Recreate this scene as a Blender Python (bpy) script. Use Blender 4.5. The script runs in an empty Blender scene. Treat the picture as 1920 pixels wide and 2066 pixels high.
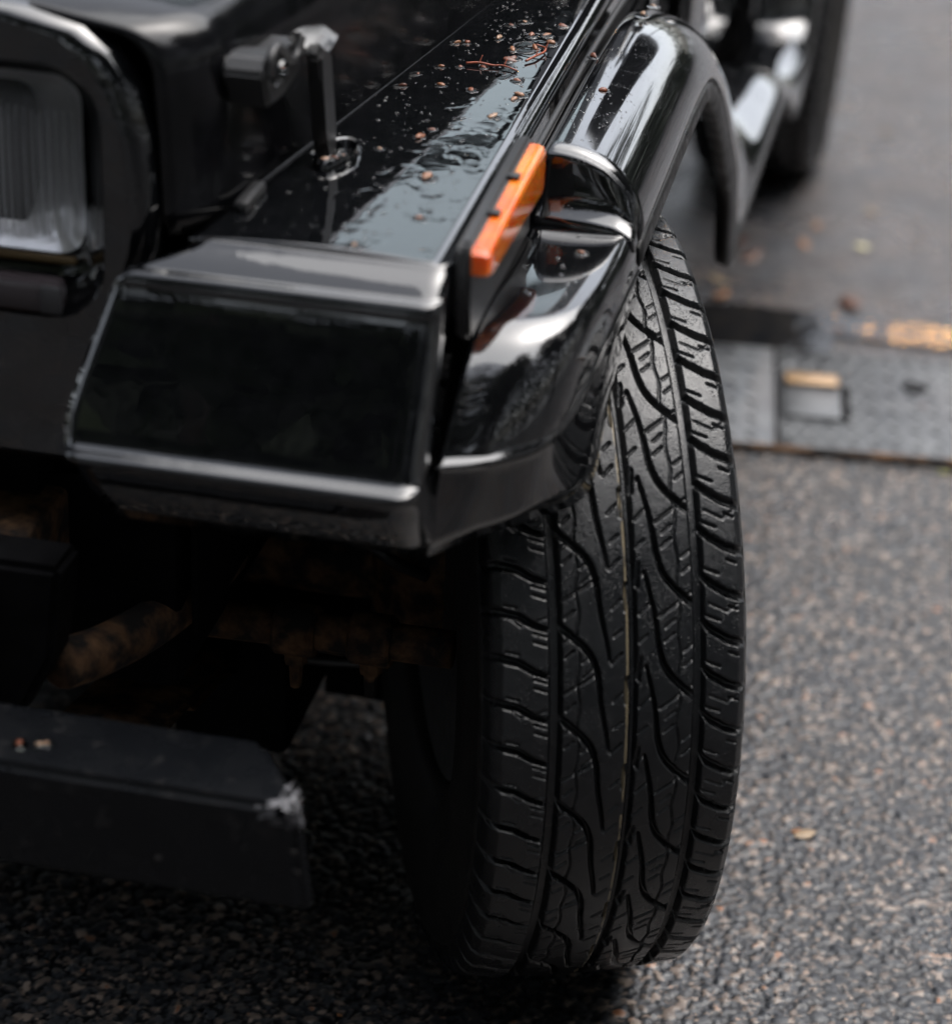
import bpy, bmesh, math, random
import numpy as np
from mathutils import Vector, Matrix
random.seed(7); rng = np.random.default_rng(7)
scn = bpy.context.scene
col = scn.collection

# ------------------------------------------------------------------ camera
CAM = Vector((1.083983, -1.653371, 1.546400))
FWD = Vector((-0.1641515, 0.8709065, -0.4632237)); RGT = Vector((0.977621, 0.206267, 0.0413653)); UPV = Vector((-0.1315731, 0.446067, 0.8852755))
FPX, PCX, PCY = 5018.508, 960.0, 1033.0
cd = bpy.data.cameras.new('camera'); cam = bpy.data.objects.new('camera', cd); col.objects.link(cam)
cam.matrix_world = Matrix(((RGT.x, UPV.x, -FWD.x, CAM.x), (RGT.y, UPV.y, -FWD.y, CAM.y), (RGT.z, UPV.z, -FWD.z, CAM.z), (0, 0, 0, 1)))
cd.sensor_fit = 'VERTICAL'; cd.sensor_height = 24.0; cd.lens = FPX / 2066 * 24.0
cd.clip_start = 0.05; cd.clip_end = 1000
cd.dof.use_dof = True; cd.dof.focus_distance = 2.22; cd.dof.aperture_fstop = 2.05; cd.dof.aperture_blades = 0
scn.camera = cam

# ------------------------------------------------------------------ overcast daylight
SUN_EL, SUN_AZ = math.radians(64), math.radians(62)
w = bpy.data.worlds.new('World'); scn.world = w; w.use_nodes = True
nt = w.node_tree; bg = nt.nodes['Background']
sky = nt.nodes.new('ShaderNodeTexSky'); sky.sky_type = 'NISHITA'; sky.sun_disc = False
sky.sun_elevation = SUN_EL; sky.sun_rotation = SUN_AZ; sky.air_density = 1.0; sky.dust_density = 4.0; sky.ozone_density = 1.0
hs = nt.nodes.new('ShaderNodeHueSaturation'); hs.inputs['Saturation'].default_value = 0.36
nt.links.new(sky.outputs[0], hs.inputs['Color']); nt.links.new(hs.outputs[0], bg.inputs[0]); bg.inputs[1].default_value = 0.15
sd = bpy.data.lights.new('sun', 'SUN'); sd.energy = 1.1; sd.angle = math.radians(80); sd.color = (1.0, 0.985, 0.96)
so = bpy.data.objects.new('sun', sd); col.objects.link(so)
sv = Vector((math.cos(SUN_EL) * math.sin(SUN_AZ), math.cos(SUN_EL) * math.cos(SUN_AZ), math.sin(SUN_EL)))
so.rotation_euler = sv.to_track_quat('Z', 'Y').to_euler(); so.location = sv * 30
scn.view_settings.view_transform = 'Standard'; scn.view_settings.look = 'None'
scn.view_settings.exposure = 1.52; scn.view_settings.gamma = 1.0
scn.cycles.use_denoising = True
scn.cycles.max_bounces = 8; scn.cycles.transparent_max_bounces = 8; scn.cycles.caustics_reflective = False; scn.cycles.caustics_refractive = False
scn.cycles.sample_clamp_indirect = 6.0

# ------------------------------------------------------------------ helpers
def pix(px, py, axis, val):
    """point on the photograph's line of sight through full-size pixel (px,py) where world axis = val"""
    q = FWD + RGT * ((px - PCX) / FPX) - UPV * ((py - PCY) / FPX)
    t = (val - CAM[axis]) / q[axis]
    return CAM + q * t

def newmesh(name, V, F, smooth=True):
    me = bpy.data.meshes.new(name)
    if isinstance(F, np.ndarray):
        V = np.asarray(V, np.float32); nf, k = F.shape
        me.vertices.add(len(V)); me.vertices.foreach_set('co', V.ravel())
        me.loops.add(nf * k); me.loops.foreach_set('vertex_index', F.astype(np.int32).ravel())
        me.polygons.add(nf); me.polygons.foreach_set('loop_start', np.arange(0, nf * k, k, dtype=np.int32))
        me.update(calc_edges=True)
    else:
        me.from_pydata([tuple(v) for v in V], [], F); me.update()
    if smooth: me.polygons.foreach_set('use_smooth', [True] * len(me.polygons))
    me.validate()
    return me

def obj(name, me, mat, parent=None, loc=None):
    o = bpy.data.objects.new(name, me); col.objects.link(o)
    if mat is not None:
        me.materials.clear()
        for m in (mat if isinstance(mat, (list, tuple)) else [mat]): me.materials.append(m)
    if parent: o.parent = parent
    if loc is not None: o.location = loc
    return o

def tag(o, label=None, cat=None, group=None, kind=None):
    if label: o['label'] = label
    if cat: o['category'] = cat
    if group: o['group'] = group
    if kind: o['kind'] = kind
    return o

def empty(name, loc=(0, 0, 0)):
    o = bpy.data.objects.new(name, None); col.objects.link(o); o.location = loc; o.empty_display_size = .1
    return o

def gridfaces(nr, nc, close_c=False):
    r = np.arange(nr - 1)[:, None]; ccount = nc if close_c else nc - 1
    c = np.arange(ccount)[None, :]; c2 = (c + 1) % nc
    F = np.stack([r * nc + c, r * nc + c2, (r + 1) * nc + c2, (r + 1) * nc + c], -1)
    return F.reshape(-1, 4)

def catmull(P, n):
    P = np.asarray(P, float); m = len(P)
    t = np.linspace(0, m - 1, n); i = np.clip(t.astype(int), 0, m - 2); f = (t - i)[:, None]
    p1 = P[i]; p2 = P[i + 1]; p0 = P[np.clip(i - 1, 0, m - 1)]; p3 = P[np.clip(i + 2, 0, m - 1)]
    p0 = np.where((i == 0)[:, None], 2 * p1 - p2, p0); p3 = np.where((i == m - 2)[:, None], 2 * p2 - p1, p3)
    return .5 * (2 * p1 + (p2 - p0) * f + (2 * p0 - 5 * p1 + 4 * p2 - p3) * f * f + (3 * p1 - p0 - 3 * p2 + p3) * f ** 3)

def loft(name, rows, ncol, nsub, mat, parent, flip=False, thick=0.0):
    R = np.stack([catmull(r, ncol) for r in rows])            # rows x ncol x 3
    nr = (len(rows) - 1) * nsub + 1
    G = np.stack([catmull(R[:, c], nr) for c in range(ncol)], 1)
    F = gridfaces(nr, ncol)
    if flip: F = F[:, ::-1]
    o = obj(name, newmesh(name, G.reshape(-1, 3), F), mat, parent)
    if thick: solid(o, thick)
    return o

def solid(o, t):
    m = o.modifiers.new('thickness', 'SOLIDIFY'); m.thickness = t; m.offset = -1.0

def bm_box(bm, lo, hi, bev=0.0, seg=2):
    lo = Vector(lo); hi = Vector(hi)
    r = bmesh.ops.create_cube(bm, size=1.0)
    vs = r['verts']
    for v in vs: v.co = Vector([(lo[i] + hi[i]) / 2 + v.co[i] * (hi[i] - lo[i]) for i in range(3)])
    if bev > 0:
        es = list({e for v in vs for e in v.link_edges})
        bmesh.ops.bevel(bm, geom=es, offset=bev, segments=seg, affect='EDGES', profile=.5)

def finish(name, bm, mat, parent=None, smooth=True, angle=40):
    bmesh.ops.recalc_face_normals(bm, faces=bm.faces)
    me = bpy.data.meshes.new(name); bm.to_mesh(me); bm.free()
    if smooth:
        me.polygons.foreach_set('use_smooth', [True] * len(me.polygons))
        try: me.set_sharp_from_angle(angle=math.radians(angle))
        except Exception: pass
    return obj(name, me, mat, parent)

def box(name, lo, hi, mat, parent=None, bev=0.004, seg=2):
    bm = bmesh.new(); bm_box(bm, lo, hi, bev, seg); return finish(name, bm, mat, parent)

def prism(name, pts2, axis, a, b, mat, parent=None, bev=0.0, seg=2):
    """extrude a 2-D outline along an axis from a to b"""
    bm = bmesh.new()
    def p3(p, t):
        q = list(p); q.insert(axis, t); return q
    v0 = [bm.verts.new(p3(p, a)) for p in pts2]; v1 = [bm.verts.new(p3(p, b)) for p in pts2]
    n = len(pts2); bm.faces.new(v0); bm.faces.new(v1[::-1])
    for i in range(n): bm.faces.new((v0[i], v1[i], v1[(i + 1) % n], v0[(i + 1) % n]))
    if bev: bmesh.ops.bevel(bm, geom=list(bm.edges), offset=bev, segments=seg, affect='EDGES')
    return finish(name, bm, mat, parent)

def tube_arrays(pts, rad, ns=12, n=None, flat=None):
    P = catmull(pts, n or len(pts) * 6); m = len(P)
    rad = np.interp(np.linspace(0, 1, m), np.linspace(0, 1, len(rad)), rad) if hasattr(rad, '__len__') else np.full(m, rad)
    T = np.gradient(P, axis=0); T /= np.linalg.norm(T, axis=1)[:, None] + 1e-12
    up = np.array([0, 0, 1.0]) if abs(T[0] @ [0, 0, 1]) < .9 else np.array([1.0, 0, 0])
    V = []; a = np.linspace(0, 2 * np.pi, ns, endpoint=False)
    for i in range(m):
        s = np.cross(T[i], up); s /= np.linalg.norm(s); u = np.cross(s, T[i]); up = u
        fx, fy = flat or (1, 1)
        V.append(P[i] + rad[i] * (fx * np.cos(a)[:, None] * s + fy * np.sin(a)[:, None] * u))
    V = np.concatenate(V); F = gridfaces(m, ns, True).tolist()
    F.append(list(range(ns))[::-1]); F.append([(m - 1) * ns + k for k in range(ns)])
    return V, F

def tube(name, pts, rad, mat, parent=None, ns=12, n=None, flat=None):
    V, F = tube_arrays(pts, rad, ns, n, flat)
    return obj(name, newmesh(name, V, F), mat, parent)

def lathe(name, prof, axis_o, axis_d, mat, parent=None, ns=48):
    """revolve (radius, offset) pairs about a line"""
    d = Vector(axis_d).normalized(); s = d.orthogonal().normalized(); u = d.cross(s); o = Vector(axis_o)
    V = []
    for r, h in prof:
        for k in range(ns):
            a = 2 * math.pi * k / ns
            V.append(o + d * h + s * (r * math.cos(a)) + u * (r * math.sin(a)))
    F = gridfaces(len(prof), ns, True).tolist()
    F.append(list(range(ns))[::-1]); F.append([(len(prof) - 1) * ns + k for k in range(ns)])
    me = newmesh(name, V, F)
    try: me.set_sharp_from_angle(angle=math.radians(35))
    except Exception: pass
    return obj(name, me, mat, parent)

# ------------------------------------------------------------------ materials
class NT:
    def __init__(s, name):
        s.m = bpy.data.materials.new(name); s.m.use_nodes = True; s.t = s.m.node_tree
        s.b = s.t.nodes['Principled BSDF']; s._c = None
    def n(s, typ, **kw):
        nd = s.t.nodes.new(typ)
        for k, v in kw.items():
            if k in nd.inputs.keys(): s.put(nd.inputs[k], v)
            else: setattr(nd, k, v)
        return nd
    def put(s, inp, v):
        if isinstance(v, bpy.types.NodeSocket): s.t.links.new(v, inp)
        else: inp.default_value = v
    def co(s):
        if s._c is None: s._c = s.n('ShaderNodeTexCoord').outputs['Object']
        return s._c
    def noise(s, scale, detail=4, rough=.55, vec=None):
        nd = s.n('ShaderNodeTexNoise'); nd.inputs['Scale'].default_value = scale; nd.inputs['Detail'].default_value = detail
        nd.inputs['Roughness'].default_value = rough; s.t.links.new(vec or s.co(), nd.inputs['Vector']); return nd.outputs['Fac']
    def vor(s, scale, feature='F1', out='Distance', vec=None, rand=1.0):
        nd = s.n('ShaderNodeTexVoronoi'); nd.feature = feature; nd.inputs['Scale'].default_value = scale
        nd.inputs['Randomness'].default_value = rand
        s.t.links.new(vec or s.co(), nd.inputs['Vector']); return nd.outputs[out]
    def map(s, v, a, b, c, d, smooth=False):
        nd = s.n('ShaderNodeMapRange'); nd.interpolation_type = 'SMOOTHSTEP' if smooth else 'LINEAR'
        for i, x in enumerate((v, a, b, c, d)): s.put(nd.inputs[i], x)
        return nd.outputs[0]
    def math(s, op, a, b=0.0):
        nd = s.n('ShaderNodeMath'); nd.operation = op; s.put(nd.inputs[0], a); s.put(nd.inputs[1], b); return nd.outputs[0]
    def mix(s, f, a, b):
        nd = s.n('ShaderNodeMix'); nd.data_type = 'RGBA'
        s.put(nd.inputs['Factor'], f); s.put(nd.inputs[6], a); s.put(nd.inputs[7], b); return nd.outputs[2]
    def ramp(s, v, stops):
        nd = s.n('ShaderNodeValToRGB'); s.put(nd.inputs[0], v); e = nd.color_ramp.elements
        while len(e) < len(stops): e.new(.5)
        for el, (p, c) in zip(e, stops): el.position = p; el.color = (*c, 1)
        return nd.outputs[0]
    def bump(s, h, strength=.3, dist=.01, normal=None):
        nd = s.n('ShaderNodeBump'); nd.inputs['Strength'].default_value = strength; nd.inputs['Distance'].default_value = dist
        s.put(nd.inputs['Height'], h)
        if normal is not None: s.t.links.new(normal, nd.inputs['Normal'])
        return nd.outputs[0]
    def set(s, **kw):
        for k, v in kw.items():
            k = k.replace('_', ' ')
            s.put(s.b.inputs[k], v)
        return s.m
def C4(*c): return (*c, 1.0)

def mk_paint():
    m = NT('wet_black_paint')
    wet = m.noise(9, 3); fine = m.noise(160, 2)
    rg = m.map(m.noise(30, 5), .45, .75, .03, .10)
    pool = m.map(m.noise(15, 3, .55), .47, .53, 0, 1, True)
    gn = m.n('ShaderNodeNewGeometry'); sp = m.n('ShaderNodeSeparateXYZ'); m.t.links.new(gn.outputs['Normal'], sp.inputs[0])
    flat = m.map(sp.outputs['Z'], .975, .996, 0, 1, True)
    pool = m.math('MULTIPLY', pool, flat)
    film = m.bump(pool, .11, .0016, m.bump(m.noise(14, 3, .5), .10, .004))
    orange = m.bump(fine, .02, .0006, film)
    m.b.inputs['Coat Weight'].default_value = 1.0; m.b.inputs['Coat Roughness'].default_value = .012
    m.t.links.new(film, m.b.inputs['Coat Normal'])
    return m.set(Base_Color=m.ramp(m.noise(60, 6), [(.3, (.0015, .0018, .0022)), (.8, (.004, .0042, .005))]), Roughness=rg, Normal=orange, IOR=1.5)
def mk_hoodpaint():
    m = NT('dull_damp_black_paint')
    dust = m.map(m.noise(26, 6, .65), .45, .75, 0, 1)
    return m.set(Base_Color=m.mix(dust, C4(.002, .0022, .0027), C4(.006, .006, .0075)), Roughness=m.map(m.noise(40, 5), .3, .7, .10, .20), Specular_IOR_Level=.36, Normal=m.bump(m.noise(35, 4), .06, .003))
def mk_flare():
    m = NT('wet_black_plastic')
    streak = m.n('ShaderNodeMapping'); streak.inputs['Scale'].default_value = (1, .12, 1); m.t.links.new(m.co(), streak.inputs[0])
    sn = m.noise(90, 4, .6, streak.outputs[0])
    beads = m.map(m.vor(420), .12, .30, 1, 0, True)
    gate = m.map(m.noise(22, 3), .52, .62, 0, 1)
    bd = m.math('MULTIPLY', beads, gate)
    nrm = m.bump(bd, .35, .0012, m.bump(sn, .05, .002))
    rg = m.map(sn, .35, .7, .04, .14)
    return m.set(Base_Color=C4(.003, .0032, .0038), Roughness=rg, Normal=nrm, Specular_IOR_Level=.7, Coat_Weight=1.0, Coat_Roughness=.02)
def mk_lip():
    m = NT('weathered_black_plastic')
    return m.set(Base_Color=m.ramp(m.noise(80, 5), [(.35, (.004, .004, .0045)), (.75, (.014, .0135, .0135))]), Roughness=m.map(m.noise(50, 4), .3, .7, .25, .6), Normal=m.bump(m.noise(240, 4), .3, .001))
def mk_rubber():
    m = NT('wet_tyre_rubber')
    at = m.n('ShaderNodeAttribute'); at.attribute_name = 'across'; v = at.outputs['Fac']
    dist = m.math('ABSOLUTE', m.math('SUBTRACT', v, .0032))
    wob = m.map(m.noise(70, 3), .3, .7, .0006, .0013)
    stripe = m.math('MULTIPLY', m.math('LESS_THAN', dist, wob), m.map(m.noise(45, 4), .36, .46, 0, 1))
    grain = m.noise(900, 3); mid = m.noise(120, 5)
    pits = m.vor(900)
    wet = m.map(m.noise(16, 4), .38, .62, 0, 1)
    basec = m.ramp(mid, [(.3, (.0035, .004, .0048)), (.75, (.008, .0085, .0095))])
    colr = m.mix(stripe, basec, C4(.13, .105, .065))
    rough = m.map(wet, 0, 1, .34, .13)
    nb = m.bump(grain, .35, .0008, m.bump(mid, .25, .0018))
    spk = m.math('MULTIPLY', m.map(m.vor(520), .10, .34, 1, 0, True), m.map(m.noise(40, 4), .46, .60, 0, 1))
    nb = m.bump(spk, .55, .0013, m.bump(pits, .22, .0008, nb))
    return m.set(Base_Color=colr, Roughness=rough, Normal=nb, IOR=1.5)
def mk_side():
    m = NT('dusty_sidewall_rubber')
    return m.set(Base_Color=m.ramp(m.noise(24, 6), [(.3, (.006, .006, .006)), (.8, (.022, .020, .018))]), Roughness=.6, Specular_IOR_Level=.2, Normal=m.bump(m.noise(300, 4), .3, .001))
def mk_asphalt():
    m = NT('wet_asphalt')
    warp = m.n('ShaderNodeTexNoise'); warp.inputs['Scale'].default_value = 70; m.t.links.new(m.co(), warp.inputs['Vector'])
    vm = m.n('ShaderNodeVectorMath'); vm.operation = 'MULTIPLY_ADD'; m.t.links.new(warp.outputs['Color'], vm.inputs[0]); vm.inputs[1].default_value = (.006, .006, .006); m.t.links.new(m.co(), vm.inputs[2])
    vec = vm.outputs[0]
    d1 = m.vor(105, vec=vec); c1 = m.vor(105, out='Color', vec=vec)
    d2 = m.vor(240, vec=vec); c2 = m.vor(240, out='Color', vec=vec)
    sep = m.n('ShaderNodeSeparateColor'); m.t.links.new(c1, sep.inputs[0])
    sep2 = m.n('ShaderNodeSeparateColor'); m.t.links.new(c2, sep2.inputs[0])
    chip = m.ramp(sep.outputs[0], [(0, (.035, .039, .046)), (.30, (.06, .063, .070)), (.50, (.09, .087, .086)), (.66, (.13, .11, .098)), (.82, (.17, .143, .128)), (.96, (.23, .20, .175)), (1, (.2, .11, .06))])
    small = m.ramp(sep2.outputs[0], [(0, (.03, .033, .038)), (.5, (.060, .058, .058)), (.8, (.095, .083, .076)), (1, (.15, .125, .105))])
    size = m.map(sep.outputs[1], 0, 1, .16, .50)
    isch = m.map(m.math('SUBTRACT', size, d1), -.06, .08, 0, 1, True)
    isch = m.math('MULTIPLY', isch, m.math('GREATER_THAN', sep.outputs[2], .25))
    binder = m.mix(m.map(d2, .22, .55, 1, 0, True), C4(.028, .030, .034), small)
    cc = m.mix(isch, binder, chip)
    patch = m.math('MULTIPLY', m.map(m.noise(2.2, 4), .3, .7, .8, 1.35), m.map(m.noise(24, 5, .7), .3, .7, .55, 1.55))
    dark = m.n('ShaderNodeVectorMath'); dark.operation = 'SCALE'; m.t.links.new(cc, dark.inputs[0]); m.put(dark.inputs['Scale'], patch); warm = m.mix(m.map(m.noise(9, 4), .35, .65, 0, 1), C4(1.12, .98, .90), C4(.95, .99, 1.05)); tint = m.n('ShaderNodeVectorMath'); tint.operation = 'MULTIPLY'; m.t.links.new(dark.outputs[0], tint.inputs[0]); m.t.links.new(warm, tint.inputs[1])
    h = m.math('ADD', m.math('MULTIPLY', m.math('MULTIPLY', isch, m.map(d1, 0, .5, 1, .3)), 1.0), m.math('MULTIPLY', m.map(d2, 0, .5, 1, 0), .38))
    wetn = m.map(m.noise(5, 4), .35, .62, 0, 1)
    nb = m.bump(h, .9, .0070, m.bump(m.noise(600, 3), .3, .0012))
    return m.set(Base_Color=tint.outputs[0], Roughness=m.map(wetn, 0, 1, .46, .22), Normal=nb)
def mk_asphalt2():
    m = NT('wet_stone_chips')
    a = m.n('ShaderNodeAttribute'); a.attribute_name = 'stone'; b = m.n('ShaderNodeAttribute'); b.attribute_name = 'proud'
    stone = m.ramp(a.outputs['Fac'], [(0, (.014, .016, .020)), (.30, (.030, .033, .038)), (.55, (.050, .0485, .048)), (.72, (.090, .071, .060)), (.88, (.15, .12, .10)), (.97, (.22, .18, .15)), (1, (.2, .085, .04))])
    cc = m.mix(b.outputs['Fac'], C4(.005, .0055, .0065), stone)
    wet = m.map(m.noise(7, 4), .35, .65, 0, 1)
    return m.set(Base_Color=cc, Roughness=m.map(wet, 0, 1, .44, .24), Specular_IOR_Level=.38, Normal=m.bump(m.noise(700, 4), .35, .0010))
def mk_simple(name, c, rough=.5, metal=0.0, nscale=None, nstr=.2, vary=0.0, **kw):
    m = NT(name)
    if vary: m.put(m.b.inputs['Base Color'], m.ramp(m.noise(nscale or 30, 5), [(.3, tuple(x * (1 - vary) for x in c)), (.7, tuple(min(1, x * (1 + vary)) for x in c))]))
    else: m.b.inputs['Base Color'].default_value = C4(*c)
    if nscale: m.put(m.b.inputs['Normal'], m.bump(m.noise(nscale, 4), nstr, .002))
    return m.set(Roughness=rough, Metallic=metal, **kw)
def mk_rust():
    m = NT('rusty_black_steel')
    f = m.map(m.noise(35, 6), .42, .60, 0, 1)
    return m.set(Base_Color=m.mix(f, C4(.022, .020, .019), m.ramp(m.noise(90, 5), [(.3, (.09, .047, .025)), (.7, (.19, .11, .06))])), Roughness=.8, Specular_IOR_Level=.15, Normal=m.bump(m.noise(150, 5), .5, .002))
def mk_bumper():
    m = NT('scuffed_black_bumper_steel')
    f = m.map(m.noise(60, 6), .60, .67, 0, .5)
    return m.set(Base_Color=m.mix(f, C4(.004, .0045, .0055), C4(.022, .021, .021)), Roughness=m.map(m.noise(25, 5), .3, .7, .16, .38), Specular_IOR_Level=.22, Normal=m.bump(m.noise(70, 4), .12, .002))
def mk_glass(name, c=(1, 1, 1), rough=.02, ior=1.45):
    return NT(name).set(Base_Color=C4(*c), Roughness=rough, IOR=ior, Transmission_Weight=1.0)
def mk_amber():
    m = NT('amber_lens')
    wv = m.n('ShaderNodeTexWave'); wv.bands_direction = 'Y'; wv.inputs['Scale'].default_value = 55; wv.inputs['Distortion'].default_value = .2; m.t.links.new(m.co(), wv.inputs['Vector'])
    m.put(m.b.inputs['Normal'], m.bump(wv.outputs['Fac'], .18, .0015))
    m_col = m.ramp(m.noise(28, 4), [(.35, (.95, .13, .003)), (.62, (1.0, .26, .010))])
    return m.set(Base_Color=m_col, Roughness=.12, IOR=1.49, Transmission_Weight=.25, Subsurface_Weight=.5, Subsurface_Radius=(.02, .008, .002), Subsurface_Scale=.5, Coat_Weight=.5)
def mk_leaf(name, c, trans=.3):
    m = NT(name)
    return m.set(Base_Color=m.ramp(m.noise(3, 4), [(.25, tuple(x * .6 for x in c)), (.75, tuple(x * 1.3 for x in c))]), Roughness=.5)
def mk_plate():
    m = NT('wet_steel_plate')
    f = m.noise(14, 5)
    return m.set(Base_Color=m.ramp(f, [(.3, (.05, .053, .058)), (.7, (.13, .135, .14))]), Metallic=.4, Roughness=m.map(f, .3, .7, .30, .5), Normal=m.bump(m.noise(60, 4), .2, .003))
def mk_water(name):
    return NT(name).set(Base_Color=C4(1, 1, 1), Roughness=.0, IOR=1.33, Transmission_Weight=1.0)
def mk_puddle():
    m = NT('puddle_water')
    return m.set(Base_Color=m.ramp(m.noise(30, 5), [(.35, (.006, .0065, .008)), (.75, (.02, .018, .016))]), Roughness=.03, IOR=1.33,
                 Normal=m.bump(m.noise(36, 3), .30, .0062))

PAINT = mk_paint(); HOODP = mk_hoodpaint(); FLARE = mk_flare(); LIP = mk_lip(); RUBBER = mk_rubber(); SIDE = mk_side(); ASPHALT = mk_asphalt(); ASPHALT2 = mk_asphalt2()
RUST = mk_rust(); BUMPER = mk_bumper(); AMBER = mk_amber(); PLATE = mk_plate(); PUDDLE = mk_puddle()
BLACKRUB = mk_simple('black_gasket_rubber', (.012, .012, .013), .45, nscale=120)
UNDER = mk_simple('dark_underbody', (.004, .004, .0045), .75, nscale=40, vary=.4, Specular_IOR_Level=.05)
CHROME = mk_simple('bright_zinc_steel', (.62, .63, .64), .16, 1.0, nscale=90, nstr=.08)
REFLECT = mk_simple('headlight_reflector', (.90, .90, .92), .18, .6, nscale=60, nstr=.35)
def mk_lamp_glass():
    m = NT('headlight_glass'); m.set(Base_Color=C4(.75, .77, .80), Roughness=.08)
    tr = m.n('ShaderNodeBsdfTransparent'); mx = m.n('ShaderNodeMixShader'); lw = m.n('ShaderNodeLayerWeight'); lw.inputs['Blend'].default_value = .5
    f = m.math('ADD', m.math('MULTIPLY', m.math('POWER', lw.outputs['Facing'], 4.0), .5), .06)
    m.put(mx.inputs[0], f); m.t.links.new(tr.outputs[0], mx.inputs[1]); m.t.links.new(m.b.outputs[0], mx.inputs[2])
    m.t.links.new(mx.outputs[0], m.t.nodes['Material Output'].inputs['Surface'])
    return m.m
GLASS = mk_lamp_glass()
def mk_screen_glass():
    m = NT('windscreen_glass'); m.set(Base_Color=C4(.01, .012, .012), Roughness=.02)
    tr = m.n('ShaderNodeBsdfTransparent'); tr.inputs[0].default_value = (.82, .86, .85, 1); mx = m.n('ShaderNodeMixShader'); lw = m.n('ShaderNodeLayerWeight'); lw.inputs['Blend'].default_value = .5
    m.put(mx.inputs[0], m.math('ADD', m.math('MULTIPLY', m.math('POWER', lw.outputs['Facing'], 4.0), .5), .04)); m.t.links.new(tr.outputs[0], mx.inputs[1]); m.t.links.new(m.b.outputs[0], mx.inputs[2])
    m.t.links.new(mx.outputs[0], m.t.nodes['Material Output'].inputs['Surface'])
    return m.m
WGLASS = mk_screen_glass()
WINDOW = mk_simple('dark_window_glass', (.01, .012, .013), .03, Specular_IOR_Level=1.0)
SMOKE = mk_simple('smoked_lamp_lens', (.03, .025, .028), .10, nscale=300, nstr=.15)
CANVAS = mk_simple('black_canvas_top', (.014, .014, .015), .8, nscale=200, nstr=.4)
RIMM = mk_simple('grey_wheel_steel', (.10, .10, .105), .45, .6, nscale=60, vary=.3)
SCRAPE = mk_simple('bare_scraped_metal', (.06, .06, .066), .5, .2, nscale=220, nstr=.8, vary=.8)
SCUFF = mk_simple('dull_chipped_paint', (.020, .018, .017), .7, nscale=160, vary=.5)
WATER = mk_water('rain_water')

# ------------------------------------------------------------------ setting: ground
def ground():
    s = 260
    o = obj('road', newmesh('road', [(-s, -s, 0), (s, -s, 0), (s, s, 0), (-s, s, 0)], [(0, 1, 2, 3)], False), ASPHALT)
    tag(o, 'wet grey asphalt road with pinkish stone chips', kind='structure')
    # the near surface: every stone chip stands proud of the tarry binder
    x0, x1, y0, y1, st = .10, 1.66, -.30, 1.62, .0024
    nx, ny = int((x1 - x0) / st), int((y1 - y0) / st)
    X, Y = np.meshgrid(np.linspace(x0, x1, nx), np.linspace(y0, y1, ny)); r = np.random.default_rng(5)
    H = np.zeros_like(X); ID = np.full(X.shape, .0); ch = np.zeros_like(X)
    for cell, rmin, rmax, hmax, keep in ((.0050, .0016, .0028, .0016, .85), (.0088, .0028, .0050, .0030, .80), (.021, .0050, .0072, .0038, .45)):
        gx, gy = int((x1 - x0) / cell) + 3, int((y1 - y0) / cell) + 3
        jx = r.uniform(0, 1, (gy, gx)); jy = r.uniform(0, 1, (gy, gx)); rad = r.uniform(rmin, rmax, (gy, gx)); hh = hmax * r.uniform(.45, 1, (gy, gx)); on = r.uniform(0, 1, (gy, gx)) < keep
        cid = r.uniform(0, 1, (gy, gx)); asp = r.uniform(.65, 1.5, (gy, gx)); ang = r.uniform(0, np.pi, (gy, gx)); sq = r.uniform(2, 4.5, (gy, gx))
        ci = ((X - x0) / cell).astype(int) + 1; cj = ((Y - y0) / cell).astype(int) + 1
        for di in (-1, 0, 1):
            for dj in (-1, 0, 1):
                a, b = np.clip(cj + dj, 0, gy - 1), np.clip(ci + di, 0, gx - 1)
                px_ = x0 + (b - 1 + jx[a, b]) * cell; py_ = y0 + (a - 1 + jy[a, b]) * cell
                dx, dy = X - px_, Y - py_; c, s_ = np.cos(ang[a, b]), np.sin(ang[a, b])
                u = np.abs(dx * c + dy * s_) * asp[a, b] / rad[a, b]; v = np.abs(-dx * s_ + dy * c) / rad[a, b]
                q = (u ** sq[a, b] + v ** sq[a, b])
                h = np.where((q < 1) & on[a, b], hh[a, b] * np.clip(1 - q, 0, 1) ** .45, 0)
                m = h > H; H = np.where(m, h, H); ID = np.where(m, cid[a, b], ID); ch = np.where(m, np.clip(h / .0010, 0, 1), ch)
    edge = np.minimum(np.minimum(X - x0, x1 - X), np.minimum(Y - y0, y1 - Y)); f = np.clip(edge / .10, 0, 1)
    Z = .0006 + H * f + .0004 * np.sin(X * 31) * np.sin(Y * 27) - .0012 * (1 - np.clip(edge / .01, 0, 1))
    Z = Z - .0022 * np.exp(-(((X - .75) / .16) ** 2 + ((Y - .40) / .16) ** 2))
    V = np.stack([X, Y, Z], -1).reshape(-1, 3)
    me = newmesh('stone_surface', V, gridfaces(ny, nx)); p = obj('stone_surface', me, ASPHALT2, o); p['kind'] = 'stuff'
    if len(me.vertices) == len(V):
        for nm, arr in (('stone', ID), ('proud', ch)):
            at = me.attributes.new(nm, 'FLOAT', 'POINT'); at.data.foreach_set('value', arr.ravel().astype(np.float32))
ground()

# ------------------------------------------------------------------ the car
car = empty('off_road_car'); tag(car, 'wet black off-road car with square headlight and wide wheel-arch flares', 'car')
def mirror(o, also=()):
    c = o.copy(); col.objects.link(c); c.parent = o.parent; c.scale = (-o.scale[0], 1, 1)
    c.location = (-o.location[0], o.location[1], o.location[2])
    return c

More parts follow.
